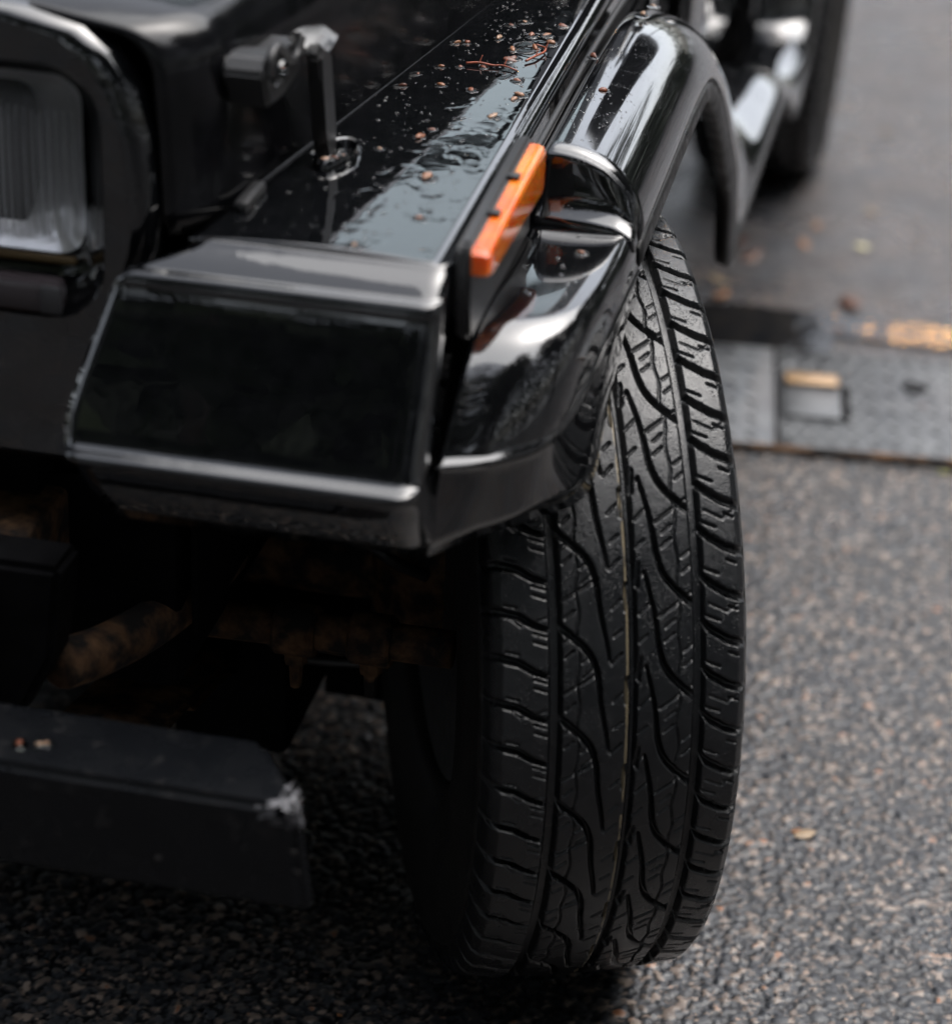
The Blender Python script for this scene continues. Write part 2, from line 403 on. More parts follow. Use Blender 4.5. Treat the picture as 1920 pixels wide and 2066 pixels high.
# --- tyre with cut tread
R0, HW = .3745, .1022
def tread_tile(p=.0796, res=.0004):
    nu, nv = int(round(p / res)), int(round(2 * HW / res)) + 1
    U, Vv = np.meshgrid(np.arange(nu) * p / nu, np.linspace(-HW, HW, nv), indexing='ij')
    D = np.zeros_like(U)
    def line(pts, w0, w1, depth, soft=.0011, copies=(-2, -1, 0, 1, 2), both=True):
        nonlocal D
        pts = np.asarray(pts, float)
        for s in ((1, -1) if both else (1,)):
            q = pts * s
            for k in copies:
                a0 = q[:, 0] + k * p; b0 = q[:, 1]
                best = np.full(U.shape, 9.0); n = len(q) - 1
                for i in range(n):
                    ax, ay, bx, by = a0[i], b0[i], a0[i + 1], b0[i + 1]
                    dx, dy = bx - ax, by - ay; t = np.clip(((U - ax) * dx + (Vv - ay) * dy) / (dx * dx + dy * dy + 1e-12), 0, 1)
                    d = np.hypot(U - ax - t * dx, Vv - ay - t * dy); tt = (i + t) / n
                    best = np.minimum(best, d - (w0 + (w1 - w0) * tt) / 2)
                D = np.maximum(D, depth * np.clip(.5 - best / soft / 2, 0, 1))
    h = p / 2
    # straight circumferential grooves (image left is -v); offset pair so the tread is point-symmetric
    line([(-p, -.0565), (p, -.0565)], .0096, .0096, .0085, .0016, both=False); line([(-p, .0650), (p, .0650)], .0092, .0092, .0085, .0016, both=False)
    line([(-p, .0085), (p, .0085)], .0060, .0060, .0075, .0012, both=False)
    # swept S grooves from the outer grooves into the rib, tapering out  (u up)
    line(catmull([(0, -.054), (-.012, -.040), (-.026, -.0275), (-.044, -.0215), (-.070, -.0185), (-.098, -.0135), (-.112, -.0115)], 30), .0058, .0012, .0078, both=False)
    line(catmull([(.010, .064), (.023, .049), (.038, .0365), (.056, .0305), (.082, .0275), (.108, .0225), (.122, .0195)], 30), .0058, .0012, .0078, both=False)
    # narrow slits beside the centre groove
    line([(.010, .0015), (.032, .0035)], .0008, .0035, .006, both=False); line([(.050, .0150), (.030, .0125)], .0008, .0036, .006, both=False)
    # wavy thin sipes along the ribs
    uu = np.linspace(-.01, p + .01, 30)
    line(np.stack([uu, -.0375 + .0012 * np.sin(uu / p * 4 * np.pi)], 1), .0012, .0012, .0038, .0007, (0,), False)
    line(np.stack([uu, .0475 + .0012 * np.sin(uu / p * 4 * np.pi)], 1), .0012, .0012, .0038, .0007, (0,), False)
    # slanted cross sipes
    for a, b, wd in (((.020, -.052), (.038, -.020), .0020), ((.006, -.048), (.0125, -.0405), .0013), ((.034, -.034), (.041, -.0255), .0013), ((.047, -.0345), (.053, -.0265), .0013),
                     ((.052, -.0485), (.058, -.041), .0013), ((.064, -.0505), (.070, -.041), .0013),
                     ((.004, .031), (.024, .0605), .0020), ((.040, .0515), (.046, .059), .0013), ((.053, .0515), (.0585, .059), .0013), ((.062, .035), (.069, .0435), .0013), ((.074, .036), (.081, .0445), .0013),
                     ((.012, -.009), (.020, -.001), .0012), ((.045, -.010), (.054, -.001), .0014), ((.068, -.008), (.074, -.001), .0012),
                     ((.006, .0135), (.015, .0225), .0014), ((.036, .0135), (.043, .020), .0012), ((.062, .013), (.069, .0205), .0012)):
        line([a, b], wd, wd, .0045, .0007, (-1, 0, 1), False)
    # shoulder lugs
    for k in (0, 1):
        u0 = k * h
        line([(u0 + .014, -.104), (u0 + .009, -.086), (u0 + .001, -.074), (u0 - .004, -.0605)], .0062, .0036, .0080, .0012, (-1, 0, 1), False)
        line([(u0 + .020, .104), (u0 + .024, .092), (u0 + .030, .078), (u0 + .041, .068)][::-1] if False else [(u0 + .016, .104), (u0 + .021, .090), (u0 + .029, .077), (u0 + .036, .069)], .0066, .0046, .0080, .0012, (-1, 0, 1), False)
        for a, b in (((.027, -.074), (.0225, -.0615)), ((.0345, -.0745), (.030, -.0615)), ((.019, -.097), (.0165, -.087))):
            line([(u0 + a[0], a[1]), (u0 + b[0], b[1])], .0013, .0013, .0045, .0007, (-1, 0, 1), False)
        for a, b in (((.003, .071), (-.002, .083)), ((-.0055, .071), (-.0105, .083)), ((.010, .091), (.0065, .099))):
            line([(u0 + a[0], a[1]), (u0 + b[0], b[1])], .0014, .0014, .0045, .0007, (-1, 0, 1), False)
    line([(.0115, -.097), (.0005, -.085), (.0075, -.0615)], .0009, .0009, .003, .0006, (-1, 0, 1), False)
    line([(.0115, .099), (.005, .090), (.013, .074)], .0012, .0012, .003, .0006, (-1, 0, 1), False)
    return D, p
def make_tyre(name, fine, parent):
    D, p = tread_tile()
    npitch = 30; circ = npitch * p
    if fine:
        th = np.concatenate([np.linspace(math.radians(-100), math.radians(112), 1180), np.linspace(math.radians(112), math.radians(260), 60)[1:-1]])
        vt = np.linspace(-HW, HW, 226)
    else:
        th = np.linspace(0, 2 * math.pi, 360, endpoint=False); vt = np.linspace(-HW, HW, 70)
    nu, nv = D.shape
    uu = (th / (2 * math.pi) * circ) % p
    def samp(u, v):
        fu = u / p * nu; fv = (v + HW) / (2 * HW) * (nv - 1)
        i = np.floor(fu).astype(int); a = (fu - i)[:, None]; j = np.clip(np.floor(fv).astype(int), 0, nv - 2); b = (fv - j)[None, :]
        i0 = (i % nu)[:, None]; i1 = ((i + 1) % nu)[:, None]; j0 = j[None, :]; j1 = j0 + 1
        return D[i0, j0] * (1 - a) * (1 - b) + D[i1, j0] * a * (1 - b) + D[i0, j1] * (1 - a) * b + D[i1, j1] * a * b
    dep = samp(uu, vt)
    edge = np.clip((HW - np.abs(vt)) / .0035, 0, 1)
    rt = R0 - .0062 * (np.abs(vt) / HW) ** 2.4 - .0022 * (1 - edge) ** 2
    RT = rt[None, :] - dep
    side = [(.1030, .3700, .75), (.1065, .362, .6), (.1090, .352, .4), (.1105, .346, .1), (.1120, .3445, 0), (.1128, .341, 0), (.1122, .336, 0), (.1150, .322, 0), (.1180, .300, 0), (.1185, .280, 0), (.1170, .255, 0), (.1130, .235, 0), (.1070, .218, 0), (.1050, .206, 0), (.1000, .198, 0), (.090, .190, 0), (.0, .186, 0)]
    gl, gr = dep[:, 0], dep[:, -1]
    side = [(v * 1.02, r - .0058 * min(1, max(0, (r - .19) / .12)), k) for v, r, k in side]
    L = [(-v, r - gl * k) for v, r, k in side][::-1]; Rr = [(v, r - gr * k) for v, r, k in side[:-1]]
    n = len(th)
    Vc = np.concatenate([np.stack([np.full(n, v) for v, _ in L], 1), np.tile(vt, (n, 1)), np.stack([np.full(n, v) for v, _ in Rr], 1)], 1)
    Rc = np.concatenate([np.stack([np.broadcast_to(r, (n,)) for _, r in L], 1), RT, np.stack([np.broadcast_to(r, (n,)) for _, r in Rr], 1)], 1)
    ct, st = np.cos(th)[:, None], np.sin(th)[:, None]
    X = Vc; Y = -Rc * ct; Z = Rc * st
    Z = np.maximum(Z, -R0 + .0035)
    low = np.clip((-Z / R0 - .80) / .2, 0, 1); X = X * (1 + .05 * low * (np.abs(X) > .09))
    nc = Vc.shape[1]
    F = gridfaces(n + 1, nc); F = np.where(F >= n * nc, F - n * nc, F)
    # close first and last columns
    i = np.arange(n); j = (i + 1) % n
    F = np.concatenate([F, np.stack([i * nc + nc - 1, i * nc, j * nc, j * nc + nc - 1], 1)])
    V = np.stack([X, Y, Z], -1).reshape(-1, 3)
    me = newmesh(name, V, F[:, ::-1])
    if len(me.vertices) == len(V):
        a = me.attributes.new('across', 'FLOAT', 'POINT'); a.data.foreach_set('value', Vc.ravel().astype(np.float32))
        nl = len(L); colidx = F[:, 0] % nc
        mi = ((colidx < nl - 4) | (colidx >= nc - len(Rr) + 3)).astype(np.int32)
        o = obj(name, me, [RUBBER, SIDE], parent)
        if len(me.polygons) == len(mi): me.polygons.foreach_set('material_index', mi)
        return o
    return obj(name, me, [RUBBER, SIDE], parent)

def wheel(loc, steer, fine, src=None, flip=False):
    w_ = empty('wheel', loc); w_.parent = car; w_.rotation_euler = (0, 0, steer)
    if src is None:
        make_tyre('tyre', fine, w_)
        prof = [(.187, -.095), (.180, -.085), (.172, -.06), (.168, .0), (.172, .06), (.180, .085), (.190, .097), (.193, .101), (.186, .099), (.176, .085), (.165, .06), (.150, .045), (.11, .035), (.07, .055), (.04, .058)]
        lathe('rim', prof, (0, 0, 0), (1, 0, 0), RIMM, w_)
        lathe('brake_disc', [(.06, -.05), (.14, -.05), (.14, -.03), (.06, -.03)], (0, 0, 0), (1, 0, 0), RUST, w_)
        lathe('hub', [(.035, -.09), (.05, -.07), (.05, .06), (.03, .085)], (0, 0, 0), (1, 0, 0), RUST, w_, 24)
    else:
        for ch in src.children:
            c = ch.copy(); col.objects.link(c); c.parent = w_
    return w_
STEER = math.radians(21.32)
wf = wheel((.754, .430, R0 - .0035), STEER, True)
wr = wheel((.754, .430 + 2.373, R0 - .0035), 0, False)
wheel((-.754, .430 + 2.373, R0 - .0035), math.pi, False, wr)
wheel((-.754, .430, R0 - .0035), math.pi + STEER, False, wr)

# --- hood: side panels, rolled shoulders, gently crowned top
def hw(y): return .551 + .146 * y
def make_hood():
    ys = np.concatenate([np.linspace(.014, .07, 9), np.linspace(.09, 1.05, 30)])
    rows = []
    for y in ys:
        nose = max(0.0, 1 - (y - .014) / .056); wd = hw(y) - .030 * nose ** 2; dz = -.004 * nose ** 2
        pr = [(wd + .004, .858), (wd, .875), (wd - .002, .93), (wd - .005, .972)]
        for a in np.linspace(0, 80, 9):
            t = math.radians(a); pr.append((wd - .045 + .040 * math.cos(t), .978 + .040 * math.sin(t) + dz))
        for f in (.82, .6, .4, .2, 0): pr.append((wd * f, 1.019 + .022 * (1 - f * f) + .012 * y + dz))
        half = np.array([(x, y, z) for x, z in pr]); other = half[::-1][1:] * np.array([-1, 1, 1])
        rows.append(np.concatenate([half, other]))
    G = np.stack(rows); nr, nc, _ = G.shape
    o = obj('hood', newmesh('hood', G.reshape(-1, 3), gridfaces(nr, nc)), HOODP, car); solid(o, .004); o.modifiers[-1].offset = 1
    return o
hood = make_hood()
# small rubber stop sitting in the hood seam, and a seam gasket
for s in (1, -1):
    box('hood_stop', (s * .5705 - .006, .052, .866), (s * .5705 + .006, .105, .8755), CHROME if False else BLACKRUB, car, .004)

# --- grille panel with headlight recess
def rounded_rect(x0, x1, z0, z1, r, n=6):
    P = []
    for cx, cz, a0 in ((x1 - r, z1 - r, 0), (x0 + r, z1 - r, 90), (x0 + r, z0 + r, 180), (x1 - r, z0 + r, 270)):
        for k in range(n + 1):
            a = math.radians(a0 + 90 * k / n); P.append((cx + r * math.cos(a), cz + r * math.sin(a)))
    return P
def ring_loft(name, rings, mat, parent, cap=False):
    """rings: list of equal-length closed 3-D loops"""
    G = np.array(rings, float); nr, nc, _ = G.shape
    F = gridfaces(nr, nc, True).tolist()
    if cap: F.append([(nr - 1) * nc + k for k in range(nc)])
    me = newmesh(name, G.reshape(-1, 3), F)
    bm = bmesh.new(); bm.from_mesh(me); bmesh.ops.recalc_face_normals(bm, faces=bm.faces); bm.to_mesh(me); bm.free()
    try: me.set_sharp_from_angle(angle=math.radians(50))
    except Exception: pass
    return obj(name, me, mat, parent)
def make_grille():
    # outer outline (half) measured at the front plane, bevelled back at the rim
    half = [(0, 1.034), (.20, 1.033), (.36, 1.029), (.42, 1.0245), (.468, 1.013), (.492, .994), (.507, .970), (.516, .935), (.521, .885), (.520, .845), (.508, .80), (.488, .765), (.478, .74), (.472, .66), (.30, .655), (0, .655)]
    loop = half + [(-x, z) for x, z in half[::-1][1:-1]]
    cx, cz = 0, .86
    def sc(f, y, d=0):
        out = []
        for x, z in loop:
            r = math.hypot(x - cx, z - cz); k = (r - d) / r
            out.append((cx + (x - cx) * k * f, y, cz + (z - cz) * k * f))
        return out
    g = ring_loft('grille_panel', [sc(1, .045, .004), sc(1, .030), sc(1, .016, .001), sc(1, .006, .006), sc(1, .001, .014), sc(1, 0, .022)], PAINT, car)
    # face with recess holes: built as panel strips around the lamp openings
    bm = bmesh.new()
    outer = [bm.verts.new(p) for p in sc(1, 0, .022)]
    holes = []
    for s in (1, -1):
        lp = [(x, -.0, z) for x, z in rounded_rect(*sorted((s * .215, s * .480)), .785, .985, .045)]
        holes.append([bm.verts.new(p) for p in lp])
    slots = []
    for k in range(7):
        x = (k - 3) * .062
        if abs(x) < .2: slots.append([bm.verts.new((px_, 0, pz_)) for px_, pz_ in rounded_rect(x - .019, x + .019, .70, .985, .018, 4)])
    for lp in [outer] + holes + slots:
        for i in range(len(lp)): bm.edges.new((lp[i], lp[(i + 1) % len(lp)]))
    bmesh.ops.triangle_fill(bm, use_beauty=True, use_dissolve=False, edges=list(bm.edges))
    f = finish('grille_face', bm, PAINT, car, smooth=False); solid(f, .012); f.modifiers[-1].offset = 1 if f.data.polygons[0].normal.y > 0 else -1
make_grille()
def headlight(s):
    def rr(x0, x1, z0, z1, r, y): return [(s * x, y, z) for x, z in rounded_rect(x0, x1, z0, z1, r)]
    root = ring_loft('headlight', [rr(.244, .455, .826, .968, .022, .030), rr(.25, .449, .832, .962, .022, .036), rr(.27, .43, .850, .944, .03, .066), rr(.31, .39, .878, .922, .02, .095), rr(.335, .365, .89, .91, .008, .102)], REFLECT, car, True)
    # stepped bezel between the grille face and the lamp
    ring_loft('bezel', [rr(.215, .480, .785, .985, .045, -.001), rr(.219, .4765, .789, .982, .043, .006), rr(.228, .4675, .800, .977, .038, .012), rr(.230, .4655, .802, .975, .036, .020), rr(.240, .459, .815, .972, .028, .024), rr(.243, .4555, .824, .9685, .024, .030), rr(.2445, .4540, .826, .967, .022, .040)], PAINT, root)
    # fluted glass
    nx, nz = 150, 30; P = []
    for j in range(nz):
        z = .828 + (.966 - .828) * j / (nz - 1)
        ins = 0.0
        e = min(z - .828, .966 - z); r = .020
        if e < r: ins = r - math.sqrt(max(0, r * r - (r - e) ** 2))
        for i in range(nx):
            x = .246 + ins + (.453 - .246 - 2 * ins) * i / (nx - 1)
            bul = .012 * (1 - ((x - .3495) / .104) ** 4) * (1 - ((z - .897) / .069) ** 4)
            fl = .0014 * math.cos(x * 2 * math.pi / .0058) if .846 < z < .945 else 0
            if z <= .846: fl += .0007 * math.cos(z * 2 * math.pi / .005)
            P.append((s * x, .026 - bul - fl, z))
    g = obj('lens', newmesh('lens', P, gridfaces(nz, nx)), GLASS, root); solid(g, .004); g.modifiers[-1].offset = 1
    box('bulb_shield', sorted3(s * .335, s * .365, .035, .06, .875, .915)[0], sorted3(s * .335, s * .365, .035, .06, .875, .915)[1], CHROME, root, .004)
    box('amber_strip', sorted3(s * .256, s * .450, .020, .026, .820, .8265)[0], sorted3(s * .256, s * .450, .020, .026, .820, .8265)[1], mk_simple('aged_amber_sealant', (.07, .045, .016), .5), root, .002)
    pl = box('parking_lamp', sorted3(s * .27, s * .447, -.010, .012, .790, .8165)[0], sorted3(s * .27, s * .447, -.010, .012, .790, .8165)[1], SMOKE, car, .006)
    box('lamp_trim', sorted3(s * .432, s * .4485, -.0125, -.006, .792, .8145)[0], sorted3(s * .432, s * .4485, -.0125, -.006, .792, .8145)[1], mk_simple('grey_trim', (.03, .03, .033), .3), pl, .002)
    box('bezel_screw', sorted3(s * .4725, s * .4750, -.004, .0, .846, .860)[0], sorted3(s * .4725, s * .4750, -.004, .0, .846, .860)[1], CHROME, root, .0008)
def sorted3(x0, x1, y0, y1, z0, z1):
    return (min(x0, x1), y0, z0), (max(x0, x1), y1, z1)
headlight(1); headlight(-1)
# radiator behind the slots
box('radiator', (-.40, .05, .60), (.40, .09, .98), UNDER, car, .004)

# --- steel fender: crowned top with rolled outer edge, slanted beaded front
def fender_z(x, y):
    xi = hw(y) + .006; t = (x - xi) / (.745 - xi)
    return .8655 + .020 * np.clip(y, 0, 1) * .9 + .0045 * (1 - (2 * t - 1) ** 2)
def make_fender():
    ys = np.concatenate([[-.005, .0, .006], np.linspace(.02, .95, 40)])
    G = []
    for y in ys:
        xi = hw(y) - .002; e = np.array([*(xi + (.722 - xi) * np.linspace(0, 1, 22))])
        zz = fender_z(e, y)
        z0 = zz[-1]; roll = []
        for a in np.linspace(10, 90, 9):
            t = math.radians(a); roll.append((.728 + .0175 * math.sin(t), z0 - .0175 * (1 - math.cos(t)) * 1.0))
        pr = list(zip(e, zz)) + roll + [(.7460, z0 - .035), (.7465, z0 - .070)]
        G.append([(x, y, z) for x, z in pr])
    G = np.array(G); nr, nc, _ = G.shape
    o = obj('fender', newmesh('fender', G.reshape(-1, 3), gridfaces(nr, nc)), PAINT, car); solid(o, .003)
    # front panel
    prof = [(-.004, .8665, .562), (-.0075, .8672, .560), (-.012, .8640, .556), (-.022, .8575, .540), (-.029, .8520, .522), (-.033, .8490, .514), (-.0385, .8475, .509), (-.0425, .8420, .505), (-.043, .8350, .501),
            (-.052, .815, .495), (-.068, .785, .487), (-.086, .750, .479), (-.097, .7300, .480), (-.106, .7270, .484), (-.1095, .7225, .488), (-.105, .7180, .490), (-.099, .7140, .491), (-.090, .693, .497), (-.070, .660, .512)]
    G = []
    for y, z, xi in prof:
        r = .016; xo = .7470
        pts = [(xi + (xo - r - xi) * f, y, z) for f in np.linspace(0, 1, 26)]
        for a in np.linspace(8, 90, 8):
            t = math.radians(a); pts.append((xo - r + r * math.sin(t), y + r * (1 - math.cos(t)), z))
        pts += [(xo, y + .03, z), (xo, y + .07, z)]
        G.append(pts)
    G = np.array(G)
    nr = (len(prof) - 1) * 3 + 1
    H = np.stack([catmull(G[:, c], nr) for c in range(G.shape[1])], 1)
    f = obj('front_panel', newmesh('front_panel', H.reshape(-1, 3), gridfaces(nr, H.shape[1])), PAINT, o); solid(f, .0012); f.modifiers[-1].offset = 1
    # folded side wall below the fender top and the inner wheel-well panel
    bm = bmesh.new(); bm_box(bm, (.7445, .05, .775), (.7485, .97, .805), .001)
    finish('side_flange', bm, UNDER, o)
    box('well_panel', (.512, .10, .46), (.518, .98, .862), UNDER, o, .001)
    box('well_rear', (.45, .965, .24), (.745, .975, .862), UNDER, o, .001)
    return o
fender = make_fender()
def mirror_tree(o):
    c = o.copy(); col.objects.link(c); c.parent = car; c.scale = (-1, 1, 1)
    for ch in o.children:
        k = ch.copy(); col.objects.link(k); k.parent = c
    return c
mirror_tree(fender)

# --- plastic flare, swept over the arch and back into the side step and rear arch
PATH = [(.275, .8640), (.42, .8665), (.56, .8670), (.68, .862), (.80, .838), (.92, .790), (1.04, .735), (1.18, .655), (1.30, .585), (1.40, .535), (1.50, .510), (1.62, .503), (1.74, .498), (1.84, .470), (1.92, .430), (2.02, .415), (2.13, .416), (2.20, .420), (2.218, .452), (2.228, .60), (2.26, .76), (2.40, .845), (2.80, .867), (3.00, .85), (3.17, .77), (3.30, .60)]
LIPP = [(.275, .767), (.42, .769), (.56, .7725), (.66, .7735), (.735, .768), (.80, .745), (.90, .690), (1.00, .615), (1.085, .545), (1.135, .440), (1.22, .440), (1.48, .456), (1.70, .455), (1.82, .42), (1.92, .37), (2.03, .35), (2.15, .36), (2.28, .41), (2.40, .50), (2.47, .62), (2.56, .715), (2.65, .755), (2.80, .77), (2.95, .755), (3.08, .70), (3.16, .55)]
PROF = [(.7600, -.012), (.7645, -.003), (.7690, .0000), (.7790, .0000), (.7920, -.0020), (.8060, -.0065), (.8190, -.0140), (.8310, -.0250), (.8400, -.0380), (.8455, -.0520), (.8480, -.0640), (.8480, -.0700), (.8455, -.0725), (.8455, -.0755), (.8490, -.0780), (.8500, -.0900), (.8480, -.0975), (.8430, -.0985), (.8300, -.0960)]
def make_flare():
    pth = catmull(PATH, 150); N = (pth - catmull(LIPP, 150)) / .0985
    prof = np.concatenate([catmull(PROF[:11], 41), catmull(PROF[10:15], 9)[1:], catmull(PROF[14:], 9)[1:]])
    G = np.empty((len(pth), len(prof), 3))
    for i in range(len(pth)):
        y = pth[i, 0]; wide = .012 * np.exp(-((y - 1.95) / .5) ** 2)
        G[i, :, 0] = prof[:, 0] + wide * np.clip((prof[:, 0] - .76) / .08, 0, 1)
        G[i, :, 1] = pth[i, 0] + N[i, 0] * prof[:, 1]; G[i, :, 2] = pth[i, 1] + N[i, 1] * prof[:, 1]
    nr, nc, _ = G.shape
    o = obj('wheel_arch_flare', newmesh('wheel_arch_flare', G.reshape(-1, 3), gridfaces(nr, nc)), [FLARE, LIP], car)
    mi = np.array([1 if (k % (nc - 1)) >= nc - 15 else 0 for k in range((nr - 1) * (nc - 1))], np.int32)
    if len(o.data.polygons) == len(mi): o.data.polygons.foreach_set('material_index', mi)
    solid(o, .003)
    # step-down wall behind the marker lamp: fills the sweep's section down to the pocket floor
    n = 34; rows = []
    xs = np.linspace(.7600, .8470, n); pp = prof[:44]
    for f in np.linspace(0, 1, 9):
        row = []
        for x in xs:
            zt = .8640 + np.interp(x, pp[:, 0], pp[:, 1]) * .985 + (.0004 if f == 0 else 0); zb = .8065 - .006 * max(0, (x - .83) / .017)
            zz = zt + (min(zb, zt - .0015) - zt) * f
            yy = .2742 - .006 * math.sin(f * math.pi / 2) - .016 * max(0, f - .70) / .30
            row.append((x, yy, zz))
        rows.append(row)
    G = np.array(rows); f = obj('pocket_wall', newmesh('pocket_wall', G.reshape(-1, 3), gridfaces(9, n)), FLARE, o); solid(f, .003); f.modifiers[-1].offset = 1
    # bull-nosed front end with the lamp pocket floor, ridge and apron
    rows = [[(.757, .075, .806), (.757, .11, .806), (.757, .15, .806), (.757, .19, .806), (.757, .23, .806), (.757, .28, .806)],
            [(.757, .070, .806), (.785, .088, .806), (.804, .12, .806), (.811, .16, .806), (.8125, .22, .806), (.813, .28, .806)],
            [(.757, .058, .805), (.795, .068, .805), (.820, .095, .805), (.829, .145, .8052), (.8305, .21, .8055), (.831, .28, .8058)],
            [(.757, .044, .8025), (.796, .055, .8025), (.8245, .085, .8028), (.8345, .137, .8035), (.8365, .21, .804), (.8368, .28, .8045)],
            [(.757, .026, .7935), (.797, .038, .7935), (.8270, .071, .7945), (.8390, .128, .7975), (.841, .20, .800), (.8415, .28, .8005)],
            [(.756, .008, .7770), (.796, .022, .7770), (.8285, .059, .7790), (.8405, .122, .7880), (.8445, .20, .793), (.845, .28, .7945)],
            [(.754, -.008, .7560), (.793, .008, .7560), (.8275, .048, .7590), (.8400, .115, .7720), (.8460, .19, .784), (.847, .28, .786)],
            [(.751, -.023, .7320), (.789, -.004, .7325), (.8245, .037, .7360), (.8385, .107, .7520), (.8465, .178, .774), (.848, .28, .776)],
            [(.750, -.028, .7235), (.787, -.008, .7240), (.8225, .034, .7270), (.8375, .103, .7430), (.8468, .172, .770), (.849, .28, .772)],
            [(.748, -.036, .7175), (.786, -.015, .7180), (.8215, .028, .7210), (.8385, .098, .7380), (.8485, .170, .767), (.8505, .28, .769)],
            [(.748, -.031, .7125), (.785, -.009, .7130), (.8195, .033, .7160), (.8365, .101, .7330), (.8470, .172, .762), (.8485, .28, .7665)],
            [(.747, -.030, .700), (.783, -.007, .701), (.8180, .035, .703), (.8370, .103, .715), (.8468, .172, .745), (.848, .28, .7655)],
            [(.742, -.032, .640), (.772, -.008, .648), (.808, .030, .650), (.8420, .108, .641), (.8460, .168, .695), (.8478, .28, .764)]]
    f = loft('front_cap', rows, 60, 4, FLARE, o, flip=False, thick=.003); f.modifiers[-1].offset = 1
    return o
flare = make_flare(); mirror_tree(flare)
# gasket beading in the slot between steel and plastic
tube('gasket_bead', [(.7530, .02, .850), (.7530, .30, .8555), (.7530, .60, .858), (.7530, .90, .850)], .0034, BLACKRUB, car, 8, 40)
tube('gasket_bead', [(.7590, .28, .8500), (.7590, .50, .8525), (.7590, .70, .846)], .0022, BLACKRUB, car, 8, 40)

# --- amber side marker lamp in the flare pocket
def marker(s=1):
    r = prism('marker_lamp', [(.004, .806), (-.006, .835), (-.006, .874), (.002, .884), (.222, .893), (.236, .886), (.236, .806)], 0, .7495, .7615, BLACKRUB, car, .003)
    out = [(.002, .8585), (-.003, .861), (-.003, .877), (.002, .881), (.216, .889), (.222, .885), (.222, .852), (.216, .847)]
    bm = bmesh.new(); c = (.108, .867)
    def lp(x, k): return [bm.verts.new((x, c[0] + (y - c[0]) * k - .0, c[1] + (z - c[1]) * (k - (1 - k) * 3))) for y, z in out]
    rings = [lp(.7605, 1), lp(.7680, 1), lp(.7728, .985), lp(.7745, .955)]
    for a, b in zip(rings, rings[1:]):
        for i in range(8): bm.faces.new((a[i], a[(i + 1) % 8], b[(i + 1) % 8], b[i]))
    bm.faces.new(rings[-1]); bm.faces.new(rings[0][::-1])
    l = finish('amber_lens', bm, AMBER, r, angle=25)
    for y, z in ((.065, .8845), (.140, .8870)): box('clip', (.758, y - .005, z - .003), (.768, y + .005, z + .003), BLACKRUB, r, .0015)
    return r
mk = marker(); c_ = mirror_tree(mk)

# --- hood latch: bracket, chrome hook plate, rubber arm and catch cup
def latch(s=1):
    arm = prism('hood_latch', [(.150, .962), (.164, .968), (.184, .958), (.200, .890), (.204, .872), (.196, .866), (.180, .868), (.172, .890), (.158, .940)], 0, .594, .606, BLACKRUB, car, .003)
    bm = bmesh.new()
    V = [(.590, .118, .990), (.598, .126, .995), (.610, .150, .990), (.612, .186, .972), (.608, .178, .962), (.603, .160, .957), (.594, .146, .972)]
    top = [bm.verts.new(v) for v in V]; bot = [bm.verts.new((v[0] - .005, v[1] + .002, v[2] - .006)) for v in V]; n = len(V)
    bm.faces.new(top); bm.faces.new(bot[::-1])
    for i in range(n): bm.faces.new((top[i], bot[i], bot[(i + 1) % n], top[(i + 1) % n]))
    bmesh.ops.bevel(bm, geom=list(bm.edges), offset=.0022, segments=3, affect='EDGES')
    finish('hook_plate', bm, CHROME, arm)
    tube('wire_bail', [(.590, .062, .972), (.590, .066, .986), (.591, .080, .990), (.592, .094, .982), (.593, .108, .972), (.594, .122, .972), (.595, .132, .984)], .0038, BLACKRUB, arm, 10, 50)
    prism('bracket', [(.055, .975), (.066, .986), (.090, .984), (.120, .976), (.150, .978), (.156, .950), (.110, .945), (.070, .945)], 0, .555, .5885, BLACKRUB, arm, .003, 3)
    lathe('pivot_bolt', [(.003, .008), (.008, .008), (.009, .006), (.009, .004), (.012, .003), (.0125, 0)][::-1], (.5885, .080, .972), (1, 0, 0), PAINT, arm, 24)
    # catch cup on the fender
    bm = bmesh.new(); ring = []
    for k, (f, z) in enumerate(((1.0, .866), (1.0, .876), (.9, .8795), (.8, .8785), (.72, .871), (.0, .8705))):
        rr = []
        for i in range(28):
            a = 2 * math.pi * i / 28; rr.append(bm.verts.new((.6115 + f * (.0165 * math.cos(a)) + .003 * f * math.sin(a), .182 + f * .033 * math.sin(a), z)))
        ring.append(rr)
    for a, b in zip(ring, ring[1:]):
        for i in range(28): bm.faces.new((a[i], a[(i + 1) % 28], b[(i + 1) % 28], b[i]))
    bmesh.ops.remove_doubles(bm, verts=bm.verts, dist=1e-5)
    finish('catch_cup', bm, PAINT, arm)
    return arm
la = latch(); mirror_tree(la)

